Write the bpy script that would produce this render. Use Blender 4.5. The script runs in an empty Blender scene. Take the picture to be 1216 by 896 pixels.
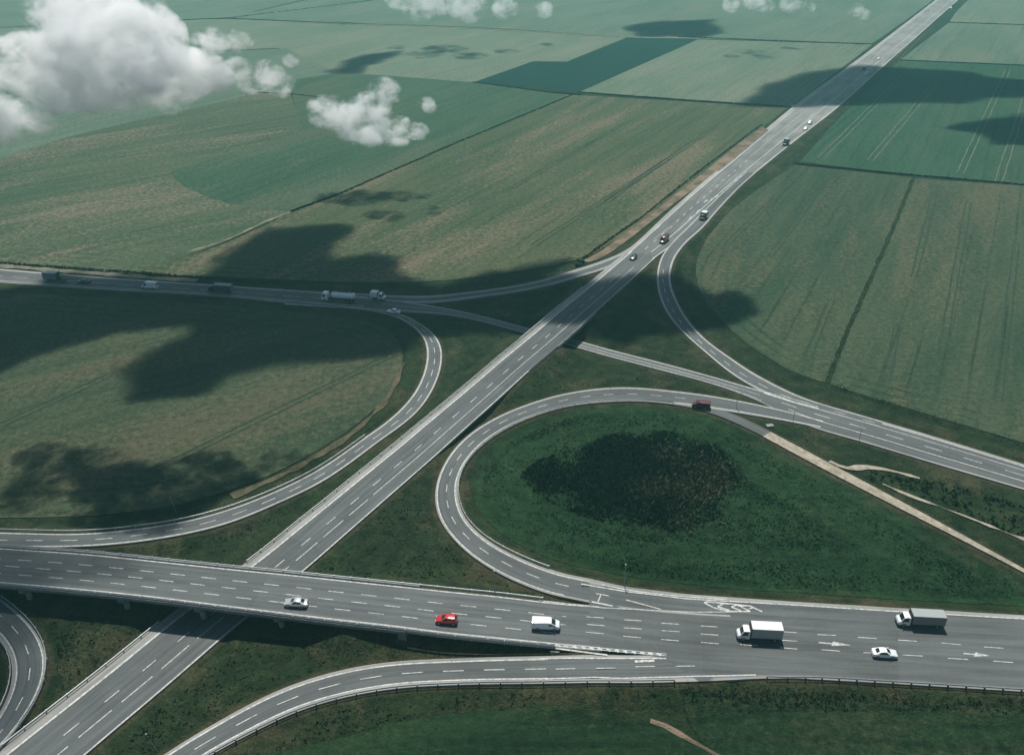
import bpy, bmesh, math, random
import numpy as np
from mathutils import Vector, Matrix, noise as mnoise

# ------------------------------------------------------------------ camera, sky, sun, exposure
C = bpy.context.scene.collection
SC = bpy.context.scene
H = 126.0                      # flying height in metres
F = 1073.0                     # focal length in photo pixels (1216 wide)
PITCH = math.radians(29.5)
cam_d = bpy.data.cameras.new('camera'); cam = bpy.data.objects.new('camera', cam_d); C.objects.link(cam)
cam_d.sensor_width = 36.0; cam_d.lens = F / 1216 * 36.0
cam_d.clip_start = 0.5; cam_d.clip_end = 30000
cam.location = (0, 0, H); cam.rotation_euler = (math.pi / 2 - PITCH, 0, 0)
SC.camera = cam

SUN_EL, SUN_AZ = math.radians(66), math.radians(-6)      # from beyond the fields, a touch to the left
S = Vector((math.cos(SUN_EL) * math.sin(SUN_AZ), math.cos(SUN_EL) * math.cos(SUN_AZ), math.sin(SUN_EL)))
W = bpy.data.worlds.new('World'); SC.world = W; W.use_nodes = True
wn = W.node_tree.nodes; wl = W.node_tree.links
sky = wn.new('ShaderNodeTexSky'); sky.sky_type = 'NISHITA'; sky.sun_disc = False
sky.sun_elevation = SUN_EL; sky.sun_rotation = SUN_AZ; sky.air_density = 1.0; sky.dust_density = 1.0; sky.ozone_density = 1.5
wl.new(sky.outputs[0], wn['Background'].inputs[0]); wn['Background'].inputs[1].default_value = 0.05
sl = bpy.data.lights.new('sun', 'SUN'); sl.energy = 4.2; sl.angle = math.radians(0.6); sl.color = (1.0, 0.965, 0.90)
sun = bpy.data.objects.new('sun', sl); C.objects.link(sun); sun.rotation_euler = S.to_track_quat('Z', 'Y').to_euler()
SC.view_settings.view_transform = 'Standard'; SC.view_settings.look = 'None'
SC.view_settings.exposure = 0.32; SC.view_settings.gamma = 1.0; SC.view_settings.use_curve_mapping = False
HAZE_DENSITY = 0.00034
cy = SC.cycles
cy.use_denoising = True
cy.max_bounces = 26; cy.diffuse_bounces = 2; cy.glossy_bounces = 2; cy.transmission_bounces = 2; cy.volume_bounces = 24
cy.transparent_max_bounces = 12
cy.volume_step_rate = 1.0; cy.volume_max_steps = 256

random.seed(7); rng = np.random.default_rng(7)

# ------------------------------------------------------------------ pixel -> world (photo pixels 1216 x 896)
cp, sp = math.cos(PITCH), math.sin(PITCH)
def at(px, py, z=0.0):
    u, v = px - 608.0, 448.0 - py
    d = (u, F * cp + v * sp, -F * sp + v * cp)
    t = (z - H) / d[2]
    return Vector((d[0] * t, d[1] * t, z))
def atf(px, py, zf):
    z = 0.0
    for _ in range(12):
        p = at(px, py, z); z = zf(p.x, p.y)
    p = at(px, py, z); return p
def at_dist(px, py, Y):
    u, v = px - 608.0, 448.0 - py
    d = Vector((u, F * cp + v * sp, -F * sp + v * cp)); t = Y / d.y
    return Vector((0, 0, H)) + d * t, t * F
def tab(x, xs, ys): return float(np.interp(x, xs, ys))

# ------------------------------------------------------------------ tags
def tag(o, label=None, cat=None, group=None, kind=None):
    if label: o['label'] = label
    if cat: o['category'] = cat
    if group: o['group'] = group
    if kind: o['kind'] = kind
    return o
def link(name, me, mat=None, parent=None):
    o = bpy.data.objects.new(name, me); C.objects.link(o)
    if mat is not None and me is not None and not me.materials: me.materials.append(mat)
    if parent is not None: o.parent = parent
    return o
def empty(name, loc=(0, 0, 0), rz=0):
    o = bpy.data.objects.new(name, None); C.objects.link(o); o.location = loc; o.rotation_euler = (0, 0, rz)
    o.empty_display_size = 0.5
    return o
def mesh(name, verts, faces, smooth=False):
    me = bpy.data.meshes.new(name); me.from_pydata([tuple(v) for v in verts], [], faces); me.update()
    if smooth:
        me.polygons.foreach_set('use_smooth', [True] * len(me.polygons))
    return me

# ------------------------------------------------------------------ materials
class NT:
    def __init__(s, name):
        s.m = bpy.data.materials.new(name); s.m.use_nodes = True; s.t = s.m.node_tree; s.n = s.t.nodes; s.l = s.t.links
        s.b = s.n['Principled BSDF']
    def node(s, typ, **kw):
        n = s.n.new(typ)
        for k, v in kw.items(): setattr(n, k, v)
        return n
    def put(s, sock, v):
        if isinstance(v, bpy.types.NodeSocket): s.l.new(v, sock)
        elif isinstance(v, (tuple, list)) and len(v) == 3 and sock.type == 'RGBA': sock.default_value = (*v, 1)
        else: sock.default_value = v
    def math(s, op, a, b=0.5, clamp=False):
        n = s.node('ShaderNodeMath', operation=op, use_clamp=clamp); s.put(n.inputs[0], a); s.put(n.inputs[1], b); return n.outputs[0]
    def mix(s, f, a, b):
        n = s.node('ShaderNodeMix', data_type='RGBA'); s.put(n.inputs[0], f); s.put(n.inputs[6], a); s.put(n.inputs[7], b); return n.outputs[2]
    def pos(s): return s.node('ShaderNodeNewGeometry').outputs['Position']
    def obj(s): return s.node('ShaderNodeTexCoord').outputs['Object']
    def mapping(s, v, rz=0, sc=(1, 1, 1), loc=(0, 0, 0)):
        # rotate first, then scale, so that the stretch follows the rows
        r = s.node('ShaderNodeVectorRotate', rotation_type='Z_AXIS'); s.put(r.inputs['Vector'], v); r.inputs['Angle'].default_value = rz
        n = s.node('ShaderNodeMapping'); s.put(n.inputs[0], r.outputs[0]); n.inputs[1].default_value = loc; n.inputs[3].default_value = sc; return n.outputs[0]
    def noise(s, v, scale, detail=4, rough=0.55, dist=0.0):
        n = s.node('ShaderNodeTexNoise'); s.put(n.inputs['Vector'], v); n.inputs['Scale'].default_value = scale
        n.inputs['Detail'].default_value = detail; n.inputs['Roughness'].default_value = rough; n.inputs['Distortion'].default_value = dist
        return n.outputs['Fac']
    def ramp(s, f, a, b):   # smooth 0..1 between a and b
        n = s.node('ShaderNodeMapRange', interpolation_type='SMOOTHSTEP', clamp=True); s.put(n.inputs[0], f)
        n.inputs[1].default_value = a; n.inputs[2].default_value = b; n.inputs[3].default_value = 0; n.inputs[4].default_value = 1; return n.outputs[0]
    def attr(s, name): return s.node('ShaderNodeAttribute', attribute_name=name).outputs['Fac']
    def bump(s, h, strength=0.5, dist=0.1):
        n = s.node('ShaderNodeBump'); n.inputs['Strength'].default_value = strength; n.inputs['Distance'].default_value = dist
        s.put(n.inputs['Height'], h); s.l.new(n.outputs[0], s.b.inputs['Normal'])
    def done(s, col=None, rough=0.8, metal=0.0, spec=0.3):
        if col is not None: s.put(s.b.inputs['Base Color'], col)
        s.put(s.b.inputs['Roughness'], rough); s.b.inputs['Metallic'].default_value = metal
        s.b.inputs['Specular IOR Level'].default_value = spec
        return s.m
def simple(name, col, rough=0.6, metal=0.0, spec=0.4, var=0.08, scale=6.0, coat=0.0):
    t = NT(name); n = t.noise(t.obj(), scale, 4)
    k = t.ramp(n, 0.3, 0.7)
    c = t.mix(k, tuple(c * (1 - var) for c in col), tuple(min(1, c * (1 + var)) for c in col))
    if coat: t.b.inputs['Coat Weight'].default_value = coat; t.b.inputs['Coat Roughness'].default_value = 0.08
    return t.done(c, rough, metal, spec)
def scl(c, k): return tuple(x * k for x in c)

def field_mat(name, a, b, tan, tan_amt, rz, row=0.35, seed=0.0, spacing=1.0, gmul=1.0, lines=.6):
    """crop field: rows along direction rz, broad blotches, dry patches"""
    t = NT(name); P = t.pos()
    v = t.mapping(P, -rz, (0.010, 0.16 * spacing, 1), (seed, seed * 1.7, 0))
    rows = t.noise(v, 1.0, 7, 0.62)
    v2 = t.mapping(P, -rz, (0.05, 0.9 * spacing, 1), (seed * 2, seed, 0)); rows2 = t.noise(v2, 1.0, 4, 0.6)
    blot = t.noise(t.mapping(P, -rz, (0.010, 0.022, 1), (seed, 3 + seed, 0)), 1.0, 6, 0.6, 0.4)
    dry = t.noise(t.mapping(P, -rz, (0.006, 0.035, 1), (7 + seed, seed, 0)), 1.0, 8, 0.66, 0.3)
    fine = t.noise(P, 0.55, 5, 0.75)
    grain = t.noise(P, 1.9, 3, 0.8)
    f = t.math('ADD', t.math('MULTIPLY', t.ramp(blot, .35, .65), 0.6), t.math('MULTIPLY', t.ramp(rows, .38, .62), row))
    f = t.math('ADD', f, t.math('MULTIPLY', t.math('SUBTRACT', rows2, .5), 0.9))
    c = t.mix(t.math('ADD', f, 0.0, True), a, b)
    sep = t.node('ShaderNodeSeparateXYZ'); t.l.new(t.mapping(P, -rz, (1, 1, 1), (seed, seed, 0)), sep.inputs[0])
    wv = t.math('ADD', sep.outputs[1], t.math('MULTIPLY', t.math('SUBTRACT', blot, .5), 3.0))
    ln = t.math('ABSOLUTE', t.math('SUBTRACT', t.math('FRACT', t.math('DIVIDE', wv, 7.5)), .5))
    rd = t.attr('rd'); hw = t.math('ADD', rd, t.math('MULTIPLY', t.math('SUBTRACT', blot, .5), 2.5))
    hl = t.math('ABSOLUTE', t.math('SUBTRACT', t.math('FRACT', t.math('DIVIDE', hw, 4.2)), .5))
    inh = t.math('SUBTRACT', 1.0, t.ramp(rd, 19, 23))
    l1 = t.math('MULTIPLY', t.math('SUBTRACT', 1.0, t.ramp(ln, .02, .09)), t.math('SUBTRACT', 1.0, inh))
    l2 = t.math('MULTIPLY', t.math('SUBTRACT', 1.0, t.ramp(hl, .05, .22)), inh)
    brk = t.ramp(t.noise(t.mapping(P, -rz, (0.012, 0.06, 1), (seed, 11, 0)), 1.0, 4, .6), .40, .62)
    c = t.mix(t.math('MULTIPLY', t.math('MULTIPLY', t.math('ADD', l1, l2, True), brk), lines), c, scl(a, .55))
    d = t.math('MULTIPLY', t.ramp(t.math('ADD', dry, t.math('MULTIPLY', t.math('SUBTRACT', fine, .5), .5)), 0.47, 0.66), tan_amt)
    c = t.mix(d, c, tan)
    g = t.math('ADD', t.math('MULTIPLY', t.math('SUBTRACT', fine, .5), 1.7 * gmul), t.math('MULTIPLY', t.math('SUBTRACT', grain, .5), 1.6 * gmul))
    g = t.math('ADD', g, 1.0)
    mm = t.node('ShaderNodeVectorMath', operation='SCALE'); t.put(mm.inputs[0], c); t.put(mm.inputs['Scale'], g)
    t.bump(t.math('ADD', fine, grain), 0.9, 0.5)
    return t.done(mm.outputs[0], 0.95, 0, 0.08)

def grass_mat(name, a, b, brown, brown_amt, seed=0.0):
    t = NT(name); P = t.pos(); rd = t.attr('rd')
    n1 = t.noise(t.mapping(P, 0, (1, 1, 1), (seed, 0, 0)), 0.045, 6, .65, .5)
    n2 = t.noise(P, 0.30, 6, .7, .3); n3 = t.noise(P, 1.6, 4, .8)
    wob = t.math('MULTIPLY', t.math('SUBTRACT', n1, .5), 9.0)
    bandv = t.node('ShaderNodeCombineXYZ'); t.put(bandv.inputs[0], t.math('ADD', rd, wob)); 
    bands = t.noise(bandv.outputs[0], 0.33, 3, .6)
    f = t.math('ADD', t.math('MULTIPLY', t.ramp(n1, .32, .68), .5), t.math('MULTIPLY', t.ramp(bands, .35, .65), .38))
    f = t.math('ADD', f, t.math('MULTIPLY', t.math('SUBTRACT', n2, .5), .9))
    c = t.mix(t.math('ADD', f, 0, True), a, b)
    # dry, sandy growth on the verges
    nb = t.noise(t.mapping(P, .4, (1, 1, 1), (40 + seed, 9, 0)), 0.07, 8, .7, .6)
    near = t.math('SUBTRACT', 1.0, t.ramp(rd, 2.0, 11.0))
    bb = t.math('ADD', nb, t.math('MULTIPLY', near, .10))
    bb = t.math('ADD', bb, t.math('MULTIPLY', t.math('SUBTRACT', n3, .5), .25))
    c = t.mix(t.math('MULTIPLY', t.ramp(bb, .56, .74), brown_amt), c, brown)
    c = t.mix(t.math('MULTIPLY', t.math('SUBTRACT', 1, t.ramp(rd, .6, 1.6)), .55), c, scl(brown, .9))
    g = t.math('ADD', t.math('ADD', t.math('MULTIPLY', t.math('SUBTRACT', n2, .5), 1.6), t.math('MULTIPLY', t.math('SUBTRACT', n3, .5), 2.0)), 1.0)
    g = t.math('MAXIMUM', g, .35)
    mm = t.node('ShaderNodeVectorMath', operation='SCALE'); t.put(mm.inputs[0], c); t.put(mm.inputs['Scale'], g)
    t.bump(t.math('ADD', n2, n3), 1.0, 0.9)
    return t.done(mm.outputs[0], 0.95, 0, 0.08)

def asphalt_mat(name, base, pale, far=None):
    t = NT(name); P = t.pos(); fr = t.attr('frac'); pl = t.attr('pale'); al = t.attr('along')
    n1 = t.noise(P, 0.05, 5, .6); n3 = t.noise(P, 2.2, 4, .75)
    cv = t.node('ShaderNodeCombineXYZ'); t.put(cv.inputs[0], t.math('MULTIPLY', fr, 9.0)); t.put(cv.inputs[1], t.math('MULTIPLY', al, 0.018))
    streak = t.noise(cv.outputs[0], 1.6, 5, .65)
    k = t.math('ADD', t.math('MULTIPLY', t.math('SUBTRACT', streak, .5), 1.7), t.math('MULTIPLY', t.math('SUBTRACT', n1, .5), .9))
    wn_ = t.node('ShaderNodeTexWhiteNoise', noise_dimensions='1D'); t.put(wn_.inputs['W'], t.math('FLOOR', t.math('DIVIDE', al, 37.0)))
    k = t.math('ADD', k, t.math('MULTIPLY', t.math('SUBTRACT', wn_.outputs['Value'], .5), .16))
    k = t.math('ADD', t.math('ADD', k, t.math('MULTIPLY', t.math('SUBTRACT', n3, .5), .5)), 1.0)
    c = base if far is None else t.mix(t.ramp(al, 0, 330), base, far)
    c = t.mix(t.math('MULTIPLY', pl, .85), c, pale)
    mm = t.node('ShaderNodeVectorMath', operation='SCALE'); t.put(mm.inputs[0], c); t.put(mm.inputs['Scale'], k)
    t.bump(n3, .25, .02)
    return t.done(mm.outputs[0], 0.85, 0, 0.25)

def soil_mat(name, a, b, scale=.35):
    t = NT(name); P = t.pos(); n = t.noise(P, scale, 7, .7, .4); n3 = t.noise(P, 2.5, 4, .75)
    c = t.mix(t.ramp(t.math('ADD', n, t.math('MULTIPLY', t.math('SUBTRACT', n3, .5), .4)), .35, .68), a, b)
    t.bump(t.math('ADD', n, n3), .8, .4)
    return t.done(c, .95, 0, .1)

def paint_mat(name, col):
    t = NT(name); P = t.pos(); n = t.noise(P, 1.4, 5, .75)
    c = t.mix(t.ramp(n, .38, .70), col, scl(col, .42))
    return t.done(c, .7, 0, .3)

ASPH = asphalt_mat('asphalt', (.092, .101, .100), (.29, .285, .265))
ASPH_W = asphalt_mat('pale_asphalt', (.125, .130, .126), (.33, .32, .30), (.215, .212, .20))  # lighter grey, paling further along the length of the road
ASPH_D = asphalt_mat('dark_asphalt', (.088, .098, .099), (.27, .265, .25))  # slightly darker grey than the other roads
PAINT = paint_mat('road_paint', (.56, .57, .54))
SHOULD = soil_mat('shoulder_concrete', (.20, .20, .185), (.30, .295, .275), .8)
CONC = soil_mat('concrete', (.26, .265, .255), (.36, .36, .34), .6)
CONC_D = soil_mat('dark_concrete', (.16, .165, .16), (.24, .24, .23), .6)  # darker grey for decks, pier caps and abutments
STEEL = simple('galvanised_steel', (.42, .44, .44), .5, .35, .4, .1, 3)
POSTM = simple('dull_post_steel', (.10, .105, .105), .6, .3, .4)
POLE = simple('grey_pole_paint', (.30, .31, .30), .55, .2)
GRASS = grass_mat('verge_grass', (.015, .030, .014), (.040, .062, .027), (.092, .080, .046), .6)
PATHM = soil_mat('pale_gravel', (.27, .235, .18), (.45, .40, .32), .5)
SOIL = soil_mat('bare_soil', (.10, .085, .055), (.25, .185, .135), .12)
TRACK = soil_mat('tractor_track_soil', (.12, .125, .085), (.24, .22, .165), .3)

# ------------------------------------------------------------------ height profiles
def z1(Y): return tab(Y, [60, 125, 160, 185, 205, 226, 260, 290, 320, 370, 440], [-.5, -.5, .0, .7, 2.1, 3.7, 3.8, 2.7, 1.5, .5, .12])
ZB = 4.9
def z3(X): return tab(X, [-400, -45, -20, 35, 110], [ZB, ZB, 4.3, 2.6, 2.2])

class Road:
    def __init__(s, L, R, zf, step=1.6, smooth=6, fine=None):
        Lw = s.spline([atf(x, y, zf) for x, y in L]); Rw = s.spline([atf(x, y, zf) for x, y in R])
        n = max(8, int(max(s.length(Lw), s.length(Rw)) / step))
        A = s.resample(Lw, n); B = s.resample(Rw, n)
        c = (A + B) / 2
        for _ in range(smooth): c[1:-1] = (c[:-2] + 2 * c[1:-1] + c[2:]) / 4
        tg = np.gradient(c[:, :2], axis=0); tg /= np.linalg.norm(tg, axis=1)[:, None]
        nm = np.stack([-tg[:, 1], tg[:, 0]], 1)                    # left-hand normal
        w = np.abs(((A - B)[:, :2] * nm).sum(1)) / 2
        for _ in range(smooth * 3): w[1:-1] = (w[:-2] + 2 * w[1:-1] + w[2:]) / 4
        # sign: which side is L?
        s.sgn = 1.0 if ((A - c)[:, :2] * nm).sum() > 0 else -1.0
        s.c, s.t, s.n, s.w = c, tg, nm * s.sgn, w
        s.zf = zf
        s.c[:, 2] = [zf(p[0], p[1]) for p in s.c]
        zz = s.c[:, 2]
        for _ in range(8): zz[1:-1] = (zz[:-2] + 2 * zz[1:-1] + zz[2:]) / 4
        s.al = np.concatenate([[0], np.cumsum(np.linalg.norm(np.diff(c[:, :2], axis=0), axis=1))])
        s.len = s.al[-1]
    @staticmethod
    def spline(pts, k=14):
        P = [np.array(p) for p in pts]; P = [2 * P[0] - P[1]] + P + [2 * P[-1] - P[-2]]; out = []
        for i in range(1, len(P) - 2):
            p0, p1, p2, p3 = P[i - 1:i + 3]
            t0 = 0; t1 = t0 + max(1e-3, np.linalg.norm(p1 - p0)) ** .5; t2 = t1 + max(1e-3, np.linalg.norm(p2 - p1)) ** .5; t3 = t2 + max(1e-3, np.linalg.norm(p3 - p2)) ** .5
            for t in np.linspace(t1, t2, k, endpoint=False):
                a1 = (t1 - t) / (t1 - t0) * p0 + (t - t0) / (t1 - t0) * p1; a2 = (t2 - t) / (t2 - t1) * p1 + (t - t1) / (t2 - t1) * p2; a3 = (t3 - t) / (t3 - t2) * p2 + (t - t2) / (t3 - t2) * p3
                b1 = (t2 - t) / (t2 - t0) * a1 + (t - t0) / (t2 - t0) * a2; b2 = (t3 - t) / (t3 - t1) * a2 + (t - t1) / (t3 - t1) * a3
                out.append((t2 - t) / (t2 - t1) * b1 + (t - t1) / (t2 - t1) * b2)
        out.append(P[-2]); return np.array(out)
    @staticmethod
    def length(a): return np.linalg.norm(np.diff(a, axis=0), axis=1).sum()
    @staticmethod
    def resample(a, n):
        d = np.concatenate([[0], np.cumsum(np.linalg.norm(np.diff(a, axis=0), axis=1))]); q = np.linspace(0, d[-1], n)
        return np.stack([np.interp(q, d, a[:, k]) for k in range(a.shape[1])], 1)
    def point(s, a, frac=.5, off=0.0, dz=0.0):
        """frac 0 at the L edge, 1 at the R edge; off metres outward from there"""
        f = lambda arr: np.array([np.interp(a, s.al, arr[:, k]) for k in range(arr.shape[1])])
        c = f(s.c); n = f(s.n); w = np.interp(a, s.al, s.w)
        o = w * (1 - 2 * frac) + off
        return Vector((c[0] + n[0] * o, c[1] + n[1] * o, c[2] + dz))
    def head(s, a):
        t = np.array([np.interp(a, s.al, s.t[:, k]) for k in range(2)]); return math.atan2(t[1], t[0])
    def near(s, p):
        i = int(np.argmin((s.c[:, 0] - p[0]) ** 2 + (s.c[:, 1] - p[1]) ** 2)); return s.al[i]
    def a_px(s, x, y): return s.near(atf(x, y, s.zf))
    def surface(s, name, mat, lift=0.0, paleL=0.0, paleR=0.0, a0=None, a1=None, skirt=.5, parent=None):
        fr = [0, .25, .5, .75, 1]
        fr += [paleL - .004, paleL + .004] if paleL else []
        fr += [1 - paleR - .004, 1 - paleR + .004] if paleR else []
        fr = sorted(fr); m = len(fr)
        idx = [i for i in range(len(s.c)) if (a0 is None or s.al[i] >= a0) and (a1 is None or s.al[i] <= a1)]
        V = []; FA = []; at_f = []; at_p = []; at_a = []
        for i in idx:
            row = [(s.c[i, 0] + s.n[i, 0] * s.w[i] * (1 - 2 * f), s.c[i, 1] + s.n[i, 1] * s.w[i] * (1 - 2 * f), s.c[i, 2] + lift) for f in fr]
            row = [(row[0][0], row[0][1], row[0][2] - skirt)] + row + [(row[-1][0], row[-1][1], row[-1][2] - skirt)]
            V += row; ff = [0] + fr + [1]
            at_f += ff; at_a += [s.al[i]] * len(ff)
            at_p += [1.0 if (paleL and f < paleL) or (paleR and f > 1 - paleR) else 0.0 for f in ff]
        m += 2
        for j in range(len(idx) - 1):
            for k in range(m - 1):
                q = (j * m + k, j * m + k + 1, (j + 1) * m + k + 1, (j + 1) * m + k)
                FA.append(q if s.sgn < 0 else q[::-1])
        me = mesh(name, V, FA)
        for nm_, dat in (('frac', at_f), ('pale', at_p), ('along', at_a)):
            a = me.attributes.new(nm_, 'FLOAT', 'POINT'); a.data.foreach_set('value', dat)
        o = link(name, me, mat, parent)
        return o

class Strips:
    """collects painted strips for one road"""
    def __init__(s): s.V = []; s.F = []
    def quad(s, pts):
        i = len(s.V); s.V += [tuple(p) for p in pts]; s.F.append(tuple(range(i, i + len(pts))))
    def line(s, rd, frac, width, a0=0, a1=None, off=0.0, dash=None, dz=.03, phase=0.0, step=2.0):
        a1 = rd.len if a1 is None else a1
        segs = [(a0, a1)] if not dash else []
        if dash:
            a = a0 + phase
            while a < a1: segs.append((a, min(a1, a + dash[0]))); a += dash[0] + dash[1]
        for p, q in segs:
            n = max(1, int((q - p) / step)); pr = None
            for k in range(n + 1):
                a = p + (q - p) * k / n
                l = rd.point(a, frac, off + width / 2, dz); r = rd.point(a, frac, off - width / 2, dz)
                if pr: s.quad([pr[0], l, r, pr[1]])
                pr = (l, r)
    def px(s, x0, y0, x1, y1, width, zf, dz=.035):
        a = atf(x0, y0, zf); b = atf(x1, y1, zf); d = (b - a); d.z = 0; n_ = max(1, int(d.length / 4)); d.normalize(); n = Vector((-d.y, d.x, 0)) * width / 2; pr = None
        for k in range(n_ + 1):
            q = a.lerp(b, k / n_); q.z = zf(q.x, q.y) + dz
            if pr: s.quad([pr[0], q + n, q - n, pr[1]])
            pr = (q + n, q - n)
    def poly(s, pts, zf, dz=.037): s.quad([atf(x, y, zf) + Vector((0, 0, dz)) for x, y in pts])
    def build(s, parent, mat=None):
        return link('lane_marking', mesh('lane_marking', s.V, s.F), mat or PAINT, parent)

# ------------------------------------------------------------------ roads
flat = lambda X, Y: .12
# main highway, lower part with the bridge over the diagonal road
R1 = Road([(-90, 958), (0, 888), (37, 859), (123, 792), (197, 732), (284, 674), (351, 621), (476, 520), (600, 417), (690, 343), (742, 300)],
          [(20, 967), (101, 896), (185, 825), (274, 749), (357, 681), (427, 620), (541, 520), (600, 467), (675, 400), (745, 336), (782, 302)], lambda X, Y: z1(Y))
# main highway, upper wide part
R1B = Road([(735, 306), (806, 241), (870, 187), (941, 127), (1022, 68), (1111, 0), (1165, -42)],
           [(782, 302), (797, 291), (818, 275), (848, 248), (884, 216), (934, 175), (998, 125), (1049, 79), (1138, 0), (1186, -42)], lambda X, Y: z1(Y) - .012, smooth=14, step=3)
# diagonal road below the highway bridge
R2 = Road([(-130, 307), (0, 319), (135, 330), (270, 339), (410, 349), (501, 361.5), (568, 374), (626, 389.5), (675, 401), (725, 415), (780, 429), (850, 448), (907, 464), (965, 476), (1030, 495), (1084, 510.5), (1216, 551), (1330, 588)],
          [(-130, 325), (0, 335.5), (135, 344), (270, 352), (371, 361.5), (440, 366), (474, 370), (535, 374), (582, 384), (666, 407), (725, 424), (790, 441), (850, 457), (904, 476), (930, 489), (960, 506), (1020, 523), (1084, 542.5), (1216, 581), (1330, 614)], lambda X, Y: .12 - .9 * math.exp(-((X - 8) / 26) ** 2))
def z7(X, Y): return min(z1(Y), tab(Y, [262, 306], [.14, 1.9]))
R7 = Road([(880, 209), (850, 236), (820, 266), (795, 291), (784, 307.5), (780, 327.5), (782.5, 350), (791, 370), (809, 392.5), (825, 407.5), (850, 430), (875, 449), (907, 466), (955, 481), (1010, 497)],
          [(902, 201), (880, 221), (856, 246), (836, 269), (814, 289), (800, 310), (796, 330), (800, 347.5), (811, 370), (830, 395), (850, 413), (875, 430), (905, 449), (965, 475.5), (1030, 495), (1084, 510.5)], z7)
def z8(X, Y): return min(z1(Y) - .006, tab(X, [-28, 24], [.13, 2.8]))
R8 = Road([(395, 346), (481, 351), (535, 349), (636, 334), (703, 314), (740, 299), (775, 270)],
          [(400, 351), (484, 359), (518, 359), (568, 352.5), (636, 342), (713, 321), (752, 303), (800, 270)], z8)
def z6(X, Y): return tab(X, [-115, -95, -45], [ZB - .1, 5.2, .14]) if Y < 215 else .14
def z6(X, Y):
    return min(ZB - .1, tab(Y, [140, 150, 178], [ZB - .1, 5.4, .14]))
def z6s(X, Y): return tab(X, [-125, -100, -40], [3.9, 3.0, .14]) if Y < 195 else .14
R6 = Road([(-90, 628), (0, 631), (92, 633), (169, 626), (212, 619.5), (280, 601), (330, 581), (380, 555.5), (430, 521), (451, 507), (488, 472), (504.5, 438), (506, 411), (498, 394.5), (477.5, 379), (444, 369), (400, 362.5), (340, 356)],
          [(-90, 649), (0, 650), (92, 649), (154, 644.6), (216, 635), (277, 620), (330, 597.5), (380, 574), (417, 549), (454, 521), (494, 491), (516, 458.6), (525, 428), (523, 408), (513, 394.5), (494, 381.5), (474, 371.5), (420, 366), (340, 361)], z6s)
# foreground overpass road
R3 = Road([(-110, 641), (0, 649.5), (92, 655.5), (185, 665), (304, 677), (430, 690), (535, 701), (584, 705.5), (670, 716), (712, 718.5)],
          [(-110, 684), (0, 694), (92, 702.5), (185, 712), (304, 727), (400, 739), (480, 748), (535, 755.5), (653, 767), (712, 772.3)], lambda X, Y: z3(X))
def z4(X, Y): return z3(X) - .008 if X > 12.5 and Y < 165 else min(z3(X) - .008, tab(Y, [122, 135, 170], [3.4, 2.2, .13]))
R4 = Road([(980, 500), (950, 492), (927, 486), (880, 476), (830, 467.5), (780, 462), (750, 459.5), (720, 460), (675, 466), (637.5, 476), (600, 490), (562.5, 511), (537.5, 535), (522.5, 560), (516, 585), (519, 610), (532.5, 633), (552, 654), (589, 679), (636, 699), (703, 716), (790, 727), (850, 731)],
          [(972, 507), (935, 500), (900, 494), (850, 486), (804, 480), (762.5, 476), (712.5, 477.5), (675, 482), (637.5, 492.5), (600, 509), (567.5, 532.5), (550, 555), (542.5, 580), (546, 600), (555, 620), (581, 644), (620, 664), (670, 682.5), (740, 696), (815, 705), (880, 709.5)], z4)
def z5(X, Y): return min(z3(X) - .008, tab(X, [-45, -12, 14], [.2, 1.2, 3.2]))
R5 = Road([(100, 960), (195, 895), (255, 857.5), (317.5, 824), (380, 801), (430, 789.5), (484, 783.5), (568, 780), (655, 778), (740, 777.5), (836, 777)],
          [(160, 962), (247.5, 896), (285, 876), (355, 842.5), (405, 827.5), (484, 815), (568, 811.5), (640, 811), (737, 810), (810, 808.8), (838, 808)], z5)
R10 = Road([(-130, 668), (-60, 681), (0, 709), (31, 734), (49, 758.6), (56, 780), (54, 805), (40, 835.6), (18.5, 866), (0, 888), (-40, 925)],
           [(-130, 712), (-45, 722), (0, 758.6), (11, 774), (15.4, 795.5), (11, 820), (0, 846), (-25, 880), (-60, 915)], flat)
R9 = Road([(800, 473), (842, 482), (880, 495), (915, 512.5), (948, 530)],
          [(790, 479), (815, 482.5), (855, 494), (880, 505), (910, 519.5), (942, 536)], lambda X, Y: .10, smooth=3)
R9P = Road([(913, 511.5), (980, 547), (1084, 602.5), (1216, 675), (1320, 733)], [(908, 519), (970, 552.5), (1057, 597.5), (1216, 679.5), (1320, 739)], lambda X, Y: .115, smooth=3)

def structure(o): o['kind'] = 'structure'; return o
o1 = structure(R1.surface('highway', ASPH, 0, paleL=.15, paleR=.015))
o1b = structure(R1B.surface('highway', ASPH_W, -.004, paleL=.10, paleR=.04))
o2 = structure(R2.surface('road', ASPH, 0, paleL=.09, paleR=.05))
o3 = structure(R3.surface('overpass_road', ASPH, -.03, paleL=.05, paleR=.09))
o4 = structure(R4.surface('loop_road', ASPH, .016, paleL=.09, paleR=.13))
o5 = structure(R5.surface('slip_road', ASPH, -.03, paleL=.10, paleR=.14))
o6 = structure(R6.surface('loop_road', ASPH, .016, paleL=.10, paleR=.08))
o7 = structure(R7.surface('slip_road', ASPH, .012, paleL=.12, paleR=.13))
o8 = structure(R8.surface('slip_road', ASPH, .012, paleL=.22, paleR=.16))
o9 = structure(R9.surface('side_road', ASPH, .03))
o10 = structure(R10.surface('loop_road', ASPH_D, .006, paleL=.10, paleR=.14))
oP = structure(R9P.surface('gravel_path', PATHM, .035, skirt=.2))

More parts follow.
